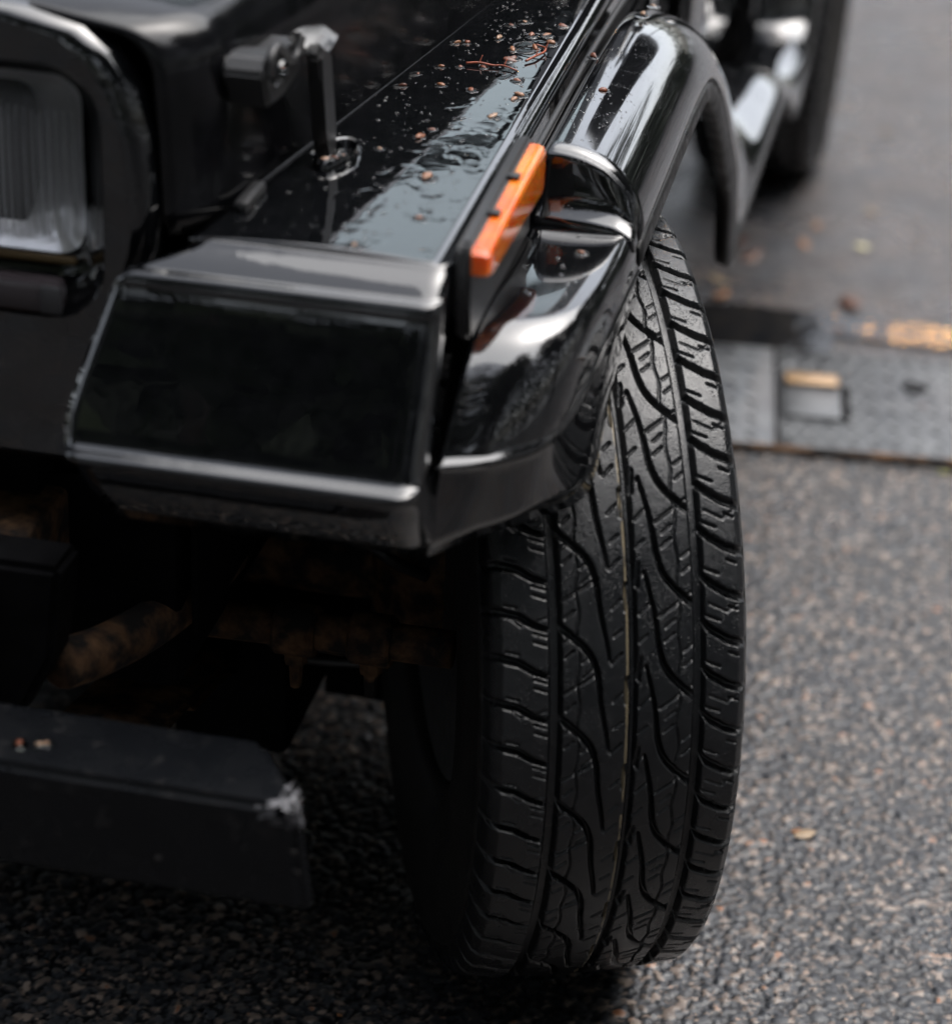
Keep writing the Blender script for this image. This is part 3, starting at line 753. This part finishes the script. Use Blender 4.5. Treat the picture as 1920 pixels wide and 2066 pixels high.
# --- bumper: steel channel with raked ends
def make_bumper():
    zt, zb = .527, .436
    bm = bmesh.new()
    top = [(-.690, -.224), (.690, -.224), (.697, -.218), (.645, -.140), (-.645, -.140), (-.697, -.218)]
    a = [bm.verts.new((x, y, zt)) for x, y in top]; b = [bm.verts.new((x * 1.016, y, zb)) for x, y in top]
    bm.faces.new(a); bm.faces.new(b[::-1])
    for i in range(6): bm.faces.new((a[i], b[i], b[(i + 1) % 6], a[(i + 1) % 6]))
    bmesh.ops.bevel(bm, geom=list(bm.edges), offset=.006, segments=3, affect='EDGES')
    o = finish('bumper', bm, BUMPER, car)
    # bare scraped corner
    P = []
    for (x, y, z) in ((.664, -.2250, .5282), (.690, -.2262, .526), (.6975, -.219, .520), (.694, -.208, .5282), (.682, -.190, .5282), (.679, -.200, .5284), (.677, -.216, .5284)): P.append((x, y, z))
    bm = bmesh.new(); vs = [bm.verts.new(p) for p in P]; c = bm.verts.new((.688, -.2115, .5292))
    for i in range(len(vs)): bm.faces.new((vs[i], vs[(i + 1) % len(vs)], c))
    low = [bm.verts.new((.668, -.2263, .512)), bm.verts.new((.699, -.2225, .507))]
    bm.faces.new((vs[0], low[0], vs[1])); bm.faces.new((vs[1], low[0], low[1])); bm.faces.new((vs[1], low[1], vs[2]))
    bmesh.ops.subdivide_edges(bm, edges=list(bm.edges), cuts=3, use_grid_fill=True)
    for v in bm.verts: v.co += Vector((random.uniform(-1, 1), random.uniform(-1, 1), random.uniform(-.4, .4))) * .0012
    bmesh.ops.delete(bm, geom=[f for f in bm.faces if random.random() < .30], context='FACES')
    finish('worn_corner', bm, SCRAPE, o)
    # scuffs
    for k in range(4):
        x = random.uniform(.44, .695); z = random.uniform(.445, .505)
        if k < 2: x = random.uniform(.680, .698); z = random.uniform(.47, .50)
        l = random.uniform(.001, .0028)
        bm = bmesh.new(); bm_box(bm, (x - l, -.2252, z - .0012), (x + l, -.2238, z + .0012 + random.uniform(0, .002)), .0004, 1)
        for v in bm.verts: v.co.z += random.uniform(-1, 1) * .0012; v.co.x += random.uniform(-1, 1) * .002
        finish('scuff', bm, SCUFF, o)
    for sx in (.30, -.30): lathe('bolt', [(.0, .01), (.016, .009), (.016, 0)][::-1], (sx, -.224, .48), (0, -1, 0), RUST, o, 6)
make_bumper()
# --- chassis, springs, axle and steering
for s in (1, -1):
    fr = box('frame_rail', sorted3(s * .335, s * .405, -.14, 3.4, .47, .585)[0], sorted3(s * .335, s * .405, -.14, 3.4, .47, .585)[1], RUST, car, .006)
    prism('shackle_bracket', [(s * .34, .605), (s * .462, .605), (s * .452, .52), (s * .418, .455), (s * .34, .44)], 1, -.07, -.02, UNDER, car, .006)
    DD = 1920 / 1848
    def mp(px, py, y):
        q = pix(px * DD, py * DD, 1, y); return (s * q.x, q.y, q.z)
    top_ = [mp(150, 1470, .03), mp(215, 1400, .12), mp(290, 1325, .22), mp(360, 1262, .32), mp(420, 1225, .43), (s * .46, .62, .30), (s * .46, .90, .42)]
    sp = tube('leaf_spring', top_, .010, RUST, car, 4, 60, flat=(4.6, .6))
    tube('leaf', [(a, b, c - .012) for a, b, c in top_[1:6]], .010, RUST, sp, 4, 40, flat=(4.5, .55))
    tube('leaf', [(a, b, c - .023) for a, b, c in top_[2:6]], .010, RUST, sp, 4, 40, flat=(4.4, .55))
    tube('frame_horn', [mp(120, 1290, -.02), mp(200, 1262, .03), mp(300, 1208, .10), mp(380, 1140, .17), mp(440, 1075, .25)], .021, RUST, car, 12, 40)
    tube('shock_absorber', [(s * .50, .50, .30), (s * .47, .52, .62)], .024, UNDER, car, 14, 8)
ax = tube('front_axle', [(-.66, .430, .368), (-.3, .430, .365), (.3, .430, .365), (.66, .430, .368)], .036, RUST, car, 18, 30)
for s in (1, -1):
    lathe('axle_knuckle', [(.03, -.07), (.062, -.055), (.066, 0), (.062, .05), (.03, .06)], (s * .655, .430, .371), (0, 0, 1), RUST, ax, 20)
lathe('differential', [(.02, -.12), (.09, -.10), (.12, -.02), (.12, .04), (.06, .13)], (-.15, .430, .365), (0, 1, 0), RUST, ax, 24)
DD = 1920 / 1848
pa, pb = pix(450 * DD, 1205 * DD, 1, .25), pix(880 * DD, 1262 * DD, 1, .25)
for s in (1, -1):
    box('ground_light_block', sorted3(s * .405, s * .525, .36, .53, .17, .34)[0], sorted3(s * .405, s * .525, .36, .53, .17, .34)[1], UNDER, ax, .012)  # box added to block the lit ground seen past the axle
tr = tube('tie_rod', [(-.62, .25, pa.z - .03), (.1, .25, pa.z - .015), tuple(pa), tuple(pb)], .0175, RUST, car, 12, 60)
for k in (.30, .64):
    q = pa.lerp(pb, k)
    lathe('rod_clamp', [(.022, -.020), (.025, -.017), (.025, .017), (.022, .020)], q, (1, 0, 0), RUST, tr, 16)
    lathe('clamp_bolt', [(.011, 0), (.011, -.014), (.0070, -.015), (.0055, -.040)], (q.x, q.y - .004, q.z - .018), (0, 0, 1), RUST, tr, 8)
tube('brake_hose', [(.44, .33, .345), (.50, .30, .355), (.56, .29, .335), (.64, .30, .335)], .0055, BLACKRUB, car, 8, 40)
tube('brake_hose', [(.66, .36, .40), (.62, .34, .43), (.57, .36, .47), (.52, .40, .52)], .006, BLACKRUB, car, 8, 40)
tube('drag_link', [(-.2, .27, .40), (.2, .265, .385), (.62, .27, .37)], .014, RUST, car, 10, 20)
box('underbody', (-.50, .10, .40), (.50, 3.35, .60), UNDER, car, .01)
box('light_gap_panel', (.50, .60, .10), (.68, .612, .50), UNDER, car, .002)  # dark panel added to close a pale gap of lit ground
box('gearbox_blocker', (-.28, .62, .20), (.36, 1.7, .42), UNDER, car, .03)  # box added in the gearbox's place to hide lit ground under the car
box('engine_block', (-.30, .15, .55), (.30, 1.0, .95), UNDER, car, .01)
tube('rear_axle', [(-.66, 2.81, .375), (.66, 2.81, .375)], .04, RUST, car, 12, 4)

# --- tub, doors, windscreen and canvas top
tub = prism('body_tub', [(.985, .52), (.985, .885), (1.06, 1.045), (3.42, 1.045), (3.42, .55), (3.2, .62), (3.12, .83), (2.56, .83), (2.46, .62), (2.36, .50)], 0, -.752, .752, PAINT, car, .012, 3)
for s in (1, -1):
    d = box('door', sorted3(s * .744, s * .759, 1.23, 2.05, .60, 1.12)[0], sorted3(s * .744, s * .759, 1.23, 2.05, .60, 1.12)[1], PAINT, car, .008)
    box('door_handle', sorted3(s * .758, s * .785, 1.90, 2.0, .93, .955)[0], sorted3(s * .758, s * .785, 1.90, 2.0, .93, .955)[1], BLACKRUB, d, .004)
    for z in (.70, .96): tube('hinge', [(s * .762, 1.215, z), (s * .762, 1.215, z + .05)], .012, PAINT, d, 10, 4)
    mr = box('wing_mirror', sorted3(s * .775, s * .94, 1.28, 1.34, 1.03, 1.27)[0], sorted3(s * .775, s * .94, 1.28, 1.34, 1.03, 1.27)[1], BLACKRUB, car, .02, 3)
    tube('mirror_arm', [(s * .75, 1.30, 1.10), (s * .80, 1.31, 1.13), (s * .84, 1.33, 1.16)], .010, BLACKRUB, mr, 8, 12)
    fr = prism('windscreen_post', [(1.10, 1.04), (1.16, 1.04), (1.42, 1.72), (1.36, 1.72)], 0, s * .665, s * .72, PAINT, car, .005)
box('cowl', (-.70, .97, .98), (.70, 1.16, 1.062), PAINT, car, .012)
ws = prism('windscreen', [(1.125, 1.06), (1.135, 1.06), (1.385, 1.70), (1.375, 1.70)], 0, -.666, .666, WGLASS, car)
prism('header_rail', [(1.35, 1.69), (1.43, 1.69), (1.44, 1.745), (1.37, 1.745)], 0, -.72, .72, PAINT, ws, .006)
# open cabin: roll bar and two dark seats
rb = tube('roll_bar', [(-.62, 2.15, 1.0), (-.60, 2.15, 1.45), (-.50, 2.15, 1.66), (0, 2.15, 1.69), (.50, 2.15, 1.66), (.60, 2.15, 1.45), (.62, 2.15, 1.0)], .030, UNDER, car, 12, 60)
for s in (1, -1):
    tube('rear_brace', [(s * .55, 2.17, 1.60), (s * .58, 2.7, 1.30), (s * .60, 3.2, 1.0)], .026, UNDER, rb, 10, 20)
    se = prism('seat', [(1.55, 1.0), (1.55, 1.08), (1.95, 1.06), (2.06, 1.36), (2.14, 1.36), (2.06, 1.0)], 0, s * .12, s * .56, UNDER, car, .03, 3)
    prism('headrest', [(2.07, 1.38), (2.09, 1.50), (2.15, 1.50), (2.15, 1.38)], 0, s * .24, s * .44, UNDER, se, .02, 3)
tube('steering_wheel', [(.34 + .19 * math.cos(a), 1.46 + .06 * math.sin(a), 1.16 + .18 * math.sin(a)) for a in np.linspace(0, 2 * math.pi, 25)], .014, UNDER, car, 8, 60)

# ------------------------------------------------------------------ debris and rain water on the bodywork
def bud_mesh(k):
    r = np.random.default_rng(k); prof = [(0, -.5), (.30, -.42), (.47, -.18), (.50, .05), (.40, .30), (.22, .52), (.06, .68), (0, .74)]
    ns = 9; V = []; F = []
    for rad, h in prof:
        for i in range(ns):
            a = 2 * math.pi * i / ns; f = 1 + .16 * math.sin(3 * a + k) * (h > -.3)
            V.append((rad * f * math.cos(a) + r.normal(0, .02), h * 1.25, rad * f * math.sin(a) * .9 + .36 + r.normal(0, .02)))
    return newmesh('bud', V, gridfaces(len(prof), ns, True))
def mk_bud():
    m = NT('wet_bud_scale'); oi = m.n('ShaderNodeObjectInfo')
    tone = m.ramp(oi.outputs['Random'], [(0, (.05, .018, .010)), (.35, (.20, .055, .022)), (.65, (.30, .13, .06)), (1, (.42, .30, .20))])
    return m.set(Base_Color=m.mix(m.map(m.noise(3.5, 4), .35, .65, 0, 1), tone, C4(.07, .022, .012)), Roughness=.38)
BUDM = mk_bud(); BUDS = [bud_mesh(k) for k in range(4)]
drops = []      # (x,y,z,radius,height,elong)
def place_bud(px, py, z, size, label, grp):
    p = pix(px, py, 2, z)
    o = obj('fallen_bud', BUDS[random.randrange(4)], BUDM, None, (p.x, p.y, p.z - .0006)); s = size * random.uniform(.55, 1.25)
    o.scale = (s * random.uniform(.6, 1.1), s * random.uniform(.8, 1.5), s * random.uniform(.55, .95)); o.rotation_euler = (random.uniform(-.2, .2), random.uniform(-.3, .3), random.uniform(0, 6.28))
    tag(o, label, 'bud', grp)
    drops.append((p.x, p.y, p.z - .0008, size * random.uniform(1.1, 1.6), .0016, random.uniform(.9, 1.3)))
S6 = 500 / 1848
FB = [(1040, 190), (1140, 165), (1420, 195), (1190, 262), (950, 287), (1300, 262), (1050, 372), (1020, 448), (1050, 436), (520, 500), (660, 502), (830, 500), (1210, 362), (1335, 325), (520, 635), (740, 672), (1080, 600), (1060, 742), (1100, 712), (450, 970), (355, 1025), (60, 1110), (410, 1318), (235, 642), (640, 320), (715, 320), (345, 552), (900, 870)]
for x, y in FB:
    px, py = 750 + x * S6, y * S6
    p = pix(px, py, 2, .875)
    place_bud(px, py, float(fender_z(p.x, p.y)), .0054, 'small reddish brown tree bud lying in rainwater on the steel fender', 'buds fallen on the fender')
for x, y in ((505, 415), (480, 395), (862, 358), (715, 495), (665, 503), (845, 440)):
    p = pix(x, y, 2, .868); place_bud(x, y, float(fender_z(p.x, max(0, p.y))) - (.004 if p.y < 0 else 0), .0058, 'small reddish brown tree bud lying in rainwater on the steel fender', 'buds fallen on the fender')
for x, y in ((750 + 1820 * S6, 360 * S6), (750 + 1720 * S6, 680 * S6), (750 + 1650 * S6, 425 * S6), (750 + 1690 * S6, 45 * S6), (1296, 30), (1318, 12)):
    place_bud(x, y, .865, .0052, 'small brown bud stuck to the wet plastic flare above the tyre', 'buds fallen on the flare')
place_bud(1226, 363, .842, .0052, 'small brown bud stuck to the wet plastic flare above the tyre', 'buds fallen on the flare')
for x, y in ((1228, 462), (1172, 510)): place_bud(x, y, .807, .0055, 'pinkish bud lying in the flare pocket beside the amber lamp', 'buds in the lamp pocket')
for k in range(9):
    x = 655 + random.uniform(-28, 40); y = 318 + random.uniform(-14, 18)
    place_bud(x, y, .8735, .0042, 'wet brown bud caught in the hood latch cup', 'buds in the latch cup')
for x, y in ((40, 1500), (80, 1502), (95, 1500)): place_bud(x, y, .5285, .0042, 'pale wet bud lying on top of the steel bumper', 'buds on the bumper')
TWIG = mk_simple('wet_red_twig', (.20, .045, .02), .35, nscale=200, vary=.4)
for pts, lab in (([(705, 468), (800, 475), (900, 487), (985, 497), (1085, 520)], 'straight thin reddish twig with tiny side shoots on the steel fender'),
                 ([(1148, 450), (1220, 420), (1280, 385), (1295, 365), (1265, 345), (1225, 342)], 'hooked thin reddish twig lying on the steel fender')):
    P = []
    for i, (x, y) in enumerate(pts):
        p = pix(750 + x * S6, y * S6, 2, .880); P.append((p.x, p.y, float(fender_z(p.x, p.y)) + .0022 + .001 * (i % 2)))
    t = tube('twig', P, [.0012, .0010, .0006], TWIG, None, 7, 40); tag(t, lab, 'twig')
    for k in (1, 3):
        b = P[k]; tube('side_shoot', [b, (b[0] + .002, b[1] + .004, b[2] + .006)], [.0007, .0003], TWIG, t, 6, 6)
    drops.append((P[-1][0] - .01, P[-1][1] - .004, P[-1][2] - .003, .012, .0018, 1.8))
# scattered beads of rain on fender, flare and hood
for k in range(420):
    y = random.uniform(.0, .85); xi = hw(y) + .012; x = random.uniform(xi, .722)
    drops.append((x, y, float(fender_z(x, y)) - .0001, random.choice((.0007, .0009, .0012, .0018)), None, random.uniform(.8, 1.4)))
for k in range(500):
    y = random.uniform(.29, .75); x = .770 + random.random() ** 1.5 * .045
    crest = np.interp(y, [p[0] for p in PATH], [p[1] for p in PATH]); z = crest + np.interp(x, [p[0] for p in PROF[:11]], [p[1] for p in PROF[:11]])
    drops.append((x, y, z - .0002, random.choice((.0006, .0008, .0011, .0016)), None, random.uniform(.8, 1.3)))
for k in range(14):
    x = random.uniform(.765, .825); y = random.uniform(.10, .26); drops.append((x, y, .8065, random.uniform(.001, .002), None, 1.0))
V = []; F = []
prof = [(1.0, 0), (.93, .35), (.75, .68), (.45, .92), (0.02, 1.0)]
for (x, y, z, r, h, el) in drops:
    ns = 16 if r > .003 else 8; base = len(V); hh = h if h else r * .55; ph = random.uniform(0, 6.28)
    for rr, zz in prof:
        for i in range(ns):
            a = 2 * math.pi * i / ns; wv = 1 + .10 * math.sin(2 * a + ph) + .06 * math.sin(3 * a + 2 * ph)
            V.append((x + r * rr * math.cos(a) * wv, y + r * el * rr * math.sin(a) * wv, z + hh * zz))
    for a in range(len(prof) - 1):
        for i in range(ns): F.append((base + a * ns + i, base + a * ns + (i + 1) % ns, base + (a + 1) * ns + (i + 1) % ns, base + (a + 1) * ns + i))
    F.append([base + (len(prof) - 1) * ns + i for i in range(ns)])
rd = obj('rain_drops', newmesh('rain_drops', V, F), WATER); tag(rd, 'beads and small pools of rainwater on the black bodywork', 'water', kind='stuff')

# ------------------------------------------------------------------ steel checker plate, puddle and fallen leaves behind the wheel
ca, sa = math.cos(math.radians(6)), math.sin(math.radians(6))
def pl(u, v, z): return (.853 + u * ca - v * sa, 1.552 + u * sa + v * ca, z)
def plate():
    root = empty('drain_cover', pl(.6, 0, 0))
    tag(root, 'grey steel checker plate drain cover set across the wet road', 'drain cover')
    def add(name, lo, hi, mat, par, bev=.002):
        bm = bmesh.new(); bm_box(bm, lo, hi, bev)
        for v in bm.verts:
            q = pl(v.co.x, v.co.y, v.co.z); v.co = Vector(q) - Vector(root.location)
        return finish(name, bm, mat, par)
    add('edge_frame', (-.9, -.012, .0), (1.9, .0, .012), RUST, root)
    base = None
    for i, (a, b) in enumerate(((-.9, .052), (.058, .90), (.906, 1.9))):
        p_ = add('panel', (a, .003, .0), (b, .345, .010), PLATE, root); base = base or p_
        bm = bmesh.new(); k = 0
        u = a + .02
        while u < b - .02:
            v = .02
            while v < .335:
                ang = math.radians(45 if k % 2 else -45); k += 1
                if abs(u) < 1.1:
                    vs = []
                    for zz, sc_ in ((.0095, 1), (.0125, .55)):
                        for q in range(8):
                            t = 2 * math.pi * q / 8; lx, ly = .0165 * sc_ * math.cos(t), .0045 * sc_ * math.sin(t)
                            w3 = pl(u + lx * math.cos(ang) - ly * math.sin(ang), v + lx * math.sin(ang) + ly * math.cos(ang), zz); vs.append(bm.verts.new(Vector(w3) - Vector(root.location)))
                    for q in range(8): bm.faces.new((vs[q], vs[(q + 1) % 8], vs[8 + (q + 1) % 8], vs[8 + q]))
                    bm.faces.new(vs[8:])
                v += .030
            u += .030; k += 1
        st = finish('raised_bars', bm, PLATE, p_); st['kind'] = 'stuff'
    h = add('handle_plate', (.065, .095, .0105), (.155, .235, .016), PLATE, base, .004)
    add('handle_slot', (.150, .090, .0165), (.162, .205, .0185), UNDER, h, .001)
    add('reflection_bar', (.068, .195, .0165), (.148, .232, .024), mk_simple('painted_orange_reflection', (.34, .22, .12), .35, .3), h, .006)  # orange reflection on the plate, put into the colour of a bar
    b2 = lathe('lifting_hole', [(.0, .0122), (.017, .0122), (.020, .0108)][::-1], Vector(pl(.262, .235, 0)) - Vector(root.location), (0, 0, 1), UNDER, base, 20)
plate()
def blob(name, cx, cy, rx, ry, z, n, seed, mat, jag=.18):
    r = np.random.default_rng(seed); a = np.linspace(0, 2 * np.pi, n, endpoint=False); f = np.ones(n)
    for k in range(2, 14): f += jag / k ** .8 * np.sin(k * a + r.uniform(0, 6.28)) * r.uniform(.3, 1)
    V = [(cx + rx * f[i] * math.cos(a[i]), cy + ry * f[i] * math.sin(a[i]), z) for i in range(n)] + [(cx, cy, z)]
    return obj(name, newmesh(name, V, [(i, (i + 1) % n, n) for i in range(n)]), mat)
for cx, cy, rx, ry, sd_ in ((1.02, 2.035, .62, .042, 3), (.80, 1.93, .17, .12, 5)):
    tag(blob('puddle', cx, cy, rx, ry, .0045 + .004 * (sd_ == 5), 90, sd_, PUDDLE), 'shallow dark rainwater puddle along the steel plate', kind='structure')
def leaf_mesh(k):
    r = np.random.default_rng(k + 40); n = 9; V = []; ss = np.linspace(-1, 1, n); pf = (1 - np.abs(ss) ** 1.8) * .5
    for s_, p_ in zip(ss, pf):
        for c in (-1, 0, 1): V.append((s_, c * p_ + .06 * math.sin(3 * s_), .14 * s_ * s_ + .10 * abs(c) * p_ + r.uniform(0, .06)))
    return newmesh('leaf', V, gridfaces(n, 3))
LM = [leaf_mesh(k) for k in range(3)]
LEAFC = {'red': mk_leaf('red_leaf', (.34, .05, .018)), 'orange': mk_leaf('orange_leaf', (.22, .10, .04)), 'brown': mk_leaf('brown_leaf', (.07, .028, .016)), 'yellow': mk_leaf('yellow_leaf', (.42, .38, .22)), 'tan': mk_leaf('tan_leaf', (.24, .17, .10)), 'green': mk_leaf('green_leaf', (.22, .22, .05))}
D_ = 1920 / 1848
for x, y, c, s, lab in ((1480, 310, 'red', .055, 'bright orange red leaf on the road beyond the front tyre'),
                        (1400, 575, 'orange', .035, 'orange brown leaf on the road close behind the front tyre'),
                        (1650, 592, 'brown', .048, 'dark brown curled leaf beside the puddle'),
                        (1672, 480, 'yellow', .022, 'pale yellow leaf lying flat on the road beyond the plate'),
                        (1832, 918, 'green', .016, 'small yellow green leaf in front of the steel plate'),
                        (1562, 1622, 'tan', .020, 'narrow tan leaf on the asphalt beside the tyre shoulder'),
                        (1545, 1614, 'orange', .010, 'small orange leaf scrap touching the tan leaf'),
                        (1440, 360, 'tan', .03, None), (1500, 350, 'brown', .035, None), (1585, 440, 'orange', .018, None), (1690, 410, 'tan', .02, None), (1560, 475, 'orange', .022, None),
                        (1620, 640, 'orange', .022, None), (1700, 660, 'orange', .018, None), (1415, 690, 'orange', .02, None), (1540, 655, 'orange', .016, None), (1420, 470, 'brown', .045, None), (1460, 500, 'brown', .035, None), (1395, 545, 'tan', .025, None),
                        (1790, 790, 'brown', .010, None), (1720, 260, 'tan', .02, None), (660, 1972, 'orange', .006, None), (1150, 1925, 'tan', .005, None)):
    p = pix(x * D_, y * D_, 2, .013 if 700 < y < 860 else .003)
    o = obj('fallen_leaf', LM[random.randrange(3)], None, None, p); 
    me2 = o.data.copy(); o.data = me2; me2.materials.clear(); me2.materials.append(LEAFC[c])
    s *= .72
    o.scale = (s, s, s); o.rotation_euler = (random.uniform(-.25, .25), random.uniform(-.25, .25), random.uniform(0, 6.28))
    solid(o, .03)
    nm = {'tan': 'tan', 'brown': 'dark brown', 'orange': 'orange brown'}.get(c)
    tag(o, lab or f'small {nm} leaf fragment lying on the wet road', 'leaf', 'leaves fallen on the road')

# ------------------------------------------------------------------ surroundings that the paint mirrors: street trees, added light-blocking hedges, a lit street lamp
def scatter_leaves(name, n, fn, size, mat, parent, seed):
    r = np.random.default_rng(seed); P = fn(r, n)
    A = r.normal(size=(n, 3)); A /= np.linalg.norm(A, axis=1)[:, None]; B = np.cross(A, r.normal(size=(n, 3))); B /= np.linalg.norm(B, axis=1)[:, None]
    s = (size * r.uniform(.6, 1.4, n))[:, None]
    V = np.stack([P - A * s, P + B * s * .5, P + A * s, P - B * s * .5], 1).reshape(-1, 3)
    return obj(name, newmesh(name, V, np.arange(4 * n).reshape(n, 4), False), mat, parent)
TREEL = mk_leaf('street_tree_leaf', (.045, .06, .022)); HEDGEL = mk_leaf('hedge_leaf', (.03, .045, .018)); BARK = mk_simple('bark', (.07, .055, .045), .85, nscale=12, nstr=.8, vary=.4)
def crown_fn(r, n):
    cs = r.normal(size=(16, 3)); cs /= np.linalg.norm(cs, axis=1)[:, None]; cs = cs * r.uniform(.9, 2.0, (16, 1)) * np.array([1, 1, 1.15]) + np.array([0, 0, 6.0])
    i = r.integers(0, 16, n); q = r.normal(size=(n, 3)); q /= np.linalg.norm(q, axis=1)[:, None]
    return cs[i] + q * (1.35 * r.uniform(0, 1, n) ** .45)[:, None]
def tree(loc, s, rz, lab, src=None):
    t = empty('street_tree', loc); t.scale = (s, s, s); t.rotation_euler = (0, 0, rz)
    tag(t, lab, 'tree', 'street trees mirrored in the paint')
    if src:
        for ch in src.children:
            c = ch.copy(); col.objects.link(c); c.parent = t
    else:
        tube('trunk', [(0, 0, -.1), (.05, .03, 1.6), (-.04, .05, 3.4), (.02, 0, 5.6)], [.24, .19, .15, .06], BARK, t, 12, 30)
        for k in range(7):
            a = k * 2.4; z = 2.6 + .4 * k
            tube('limb', [(0, 0, z), (.8 * math.cos(a), .8 * math.sin(a), z + .7), (1.9 * math.cos(a), 1.9 * math.sin(a), z + 1.3)], [.08, .05, .02], BARK, t, 7, 14)
        scatter_leaves('crown', 7000, crown_fn, .17, TREEL, t, 11)
    return t
t0 = None
for i, (x, y, s, lab) in enumerate(((-3.0, -8.6, 1.15, 'tall leafy street tree facing the car, beside its darker pair'), (1.2, -9.0, 1.25, 'largest leafy street tree facing the front of the car'), (7.0, -7.0, 1.0, 'leafy street tree at the corner of the two hedges facing the car'),
                                 (4.7, -3.6, .85, 'added leafy tree overhanging the road to shade the bumper side'), (8.0, 0.5, 1.0, 'leafy street tree across the road level with the front wheel'), (8.8, 9.4, 1.1, 'leafy street tree across the road beyond the rear wheel'), (9.5, 5.0, 1.05, 'leafy street tree across the road level with the rear wheel'), (-7.5, -3.0, 1.2, 'leafy street tree on the pavement side ahead of the car'),  # overhanging tree near the bumper is added to block sky at front right
                                 (-7.0, 4.0, 1.2, 'leafy street tree on the pavement side beside the car body'), (-7.5, 12.0, 1.25, 'leafy street tree far behind the car on the pavement side'), (6.6, 13.0, 1.1, 'leafy street tree far behind the car across the road'))):
    t = tree((x, y, 0), s, i * 1.3, lab, t0); t0 = t0 or t
def blocker(a, b, h, lab, seed, dens=300, size=.13):  # unseen foliage wall added to block low sky from light and reflections
    a = Vector(a); b = Vector(b); d = b - a; L = d.length; root = empty('blocker', (a + b) / 2); root.rotation_euler = (0, 0, math.atan2(d.y, d.x)); tag(root, lab, 'blocker', 'unseen hedges added to block low sky')
    def fn(r, n):
        return np.stack([r.uniform(-L / 2, L / 2, n), r.normal(0, .33, n), h * r.uniform(0, 1, n) ** .8 + r.normal(0, .10, n)], 1)
    scatter_leaves('foliage', int(L * dens), fn, size, HEDGEL, root, seed)
    for k in range(int(L / 1.5)):
        x = -L / 2 + .7 + k * 1.5; tube('stem', [(x, 0, -.05), (x + .05, .02, h * .8)], [.05, .02], BARK, root, 6, 6)
blocker((-9, -4.0, 0), (3.6, -4.4, 0), 6.8, 'added unseen towering dense conifer hedge facing the front of the car', 1, 720, .17)  # added tall behind the camera to darken the car's front and underside
blocker((3.0, -11.5, 0), (12, -11.5, 0), 3.4, 'added unseen long clipped leafy hedge beyond the end of the towering hedge', 5)
blocker((9.2, -11, 0), (10.2, 18, 0), 6.0, 'added unseen long clipped leafy hedge across the road from the wheel', 2, 700, .17)
blocker((4.3, 3.2, 0), (4.9, 17, 0), 2.3, 'added unseen low clipped leafy hedge along the far kerb beside the rear wheel', 6, 420)  # added to darken what the flare's side reflects
blocker((-9.5, -11, 0), (-9.5, 18, 0), 3.0, 'added unseen long clipped leafy hedge along the pavement side of the car', 3)
blocker((-10, 18.5, 0), (12, 18.5, 0), 3.0, 'added unseen long clipped leafy hedge closing the road behind the car', 4)
def lamp():
    r = empty('street_lamp', (1.25, 14.0, 0)); tag(r, 'lit warm street lamp standing behind the car', 'street lamp')
    tube('post', [(0, 0, 0), (0, 0, 3), (0, 0, 4.85)], [.06, .05, .04], UNDER, r, 12, 12)
    lathe('lantern_cap', [(.02, .36), (.08, .34), (.14, .26), (.15, .24)], (0, 0, 4.85), (0, 0, 1), UNDER, r, 20)
    m = NT('warm_lamp_globe'); m.set(Base_Color=C4(1, .6, .25), Emission_Color=C4(1, .50, .16), Emission_Strength=95.0)
    lathe('globe', [(.02, .04), (.06, .06), (.075, .11), (.075, .18), (.065, .24)], (0, 0, 4.85), (0, 0, 1), m.m, r, 24)
lamp()
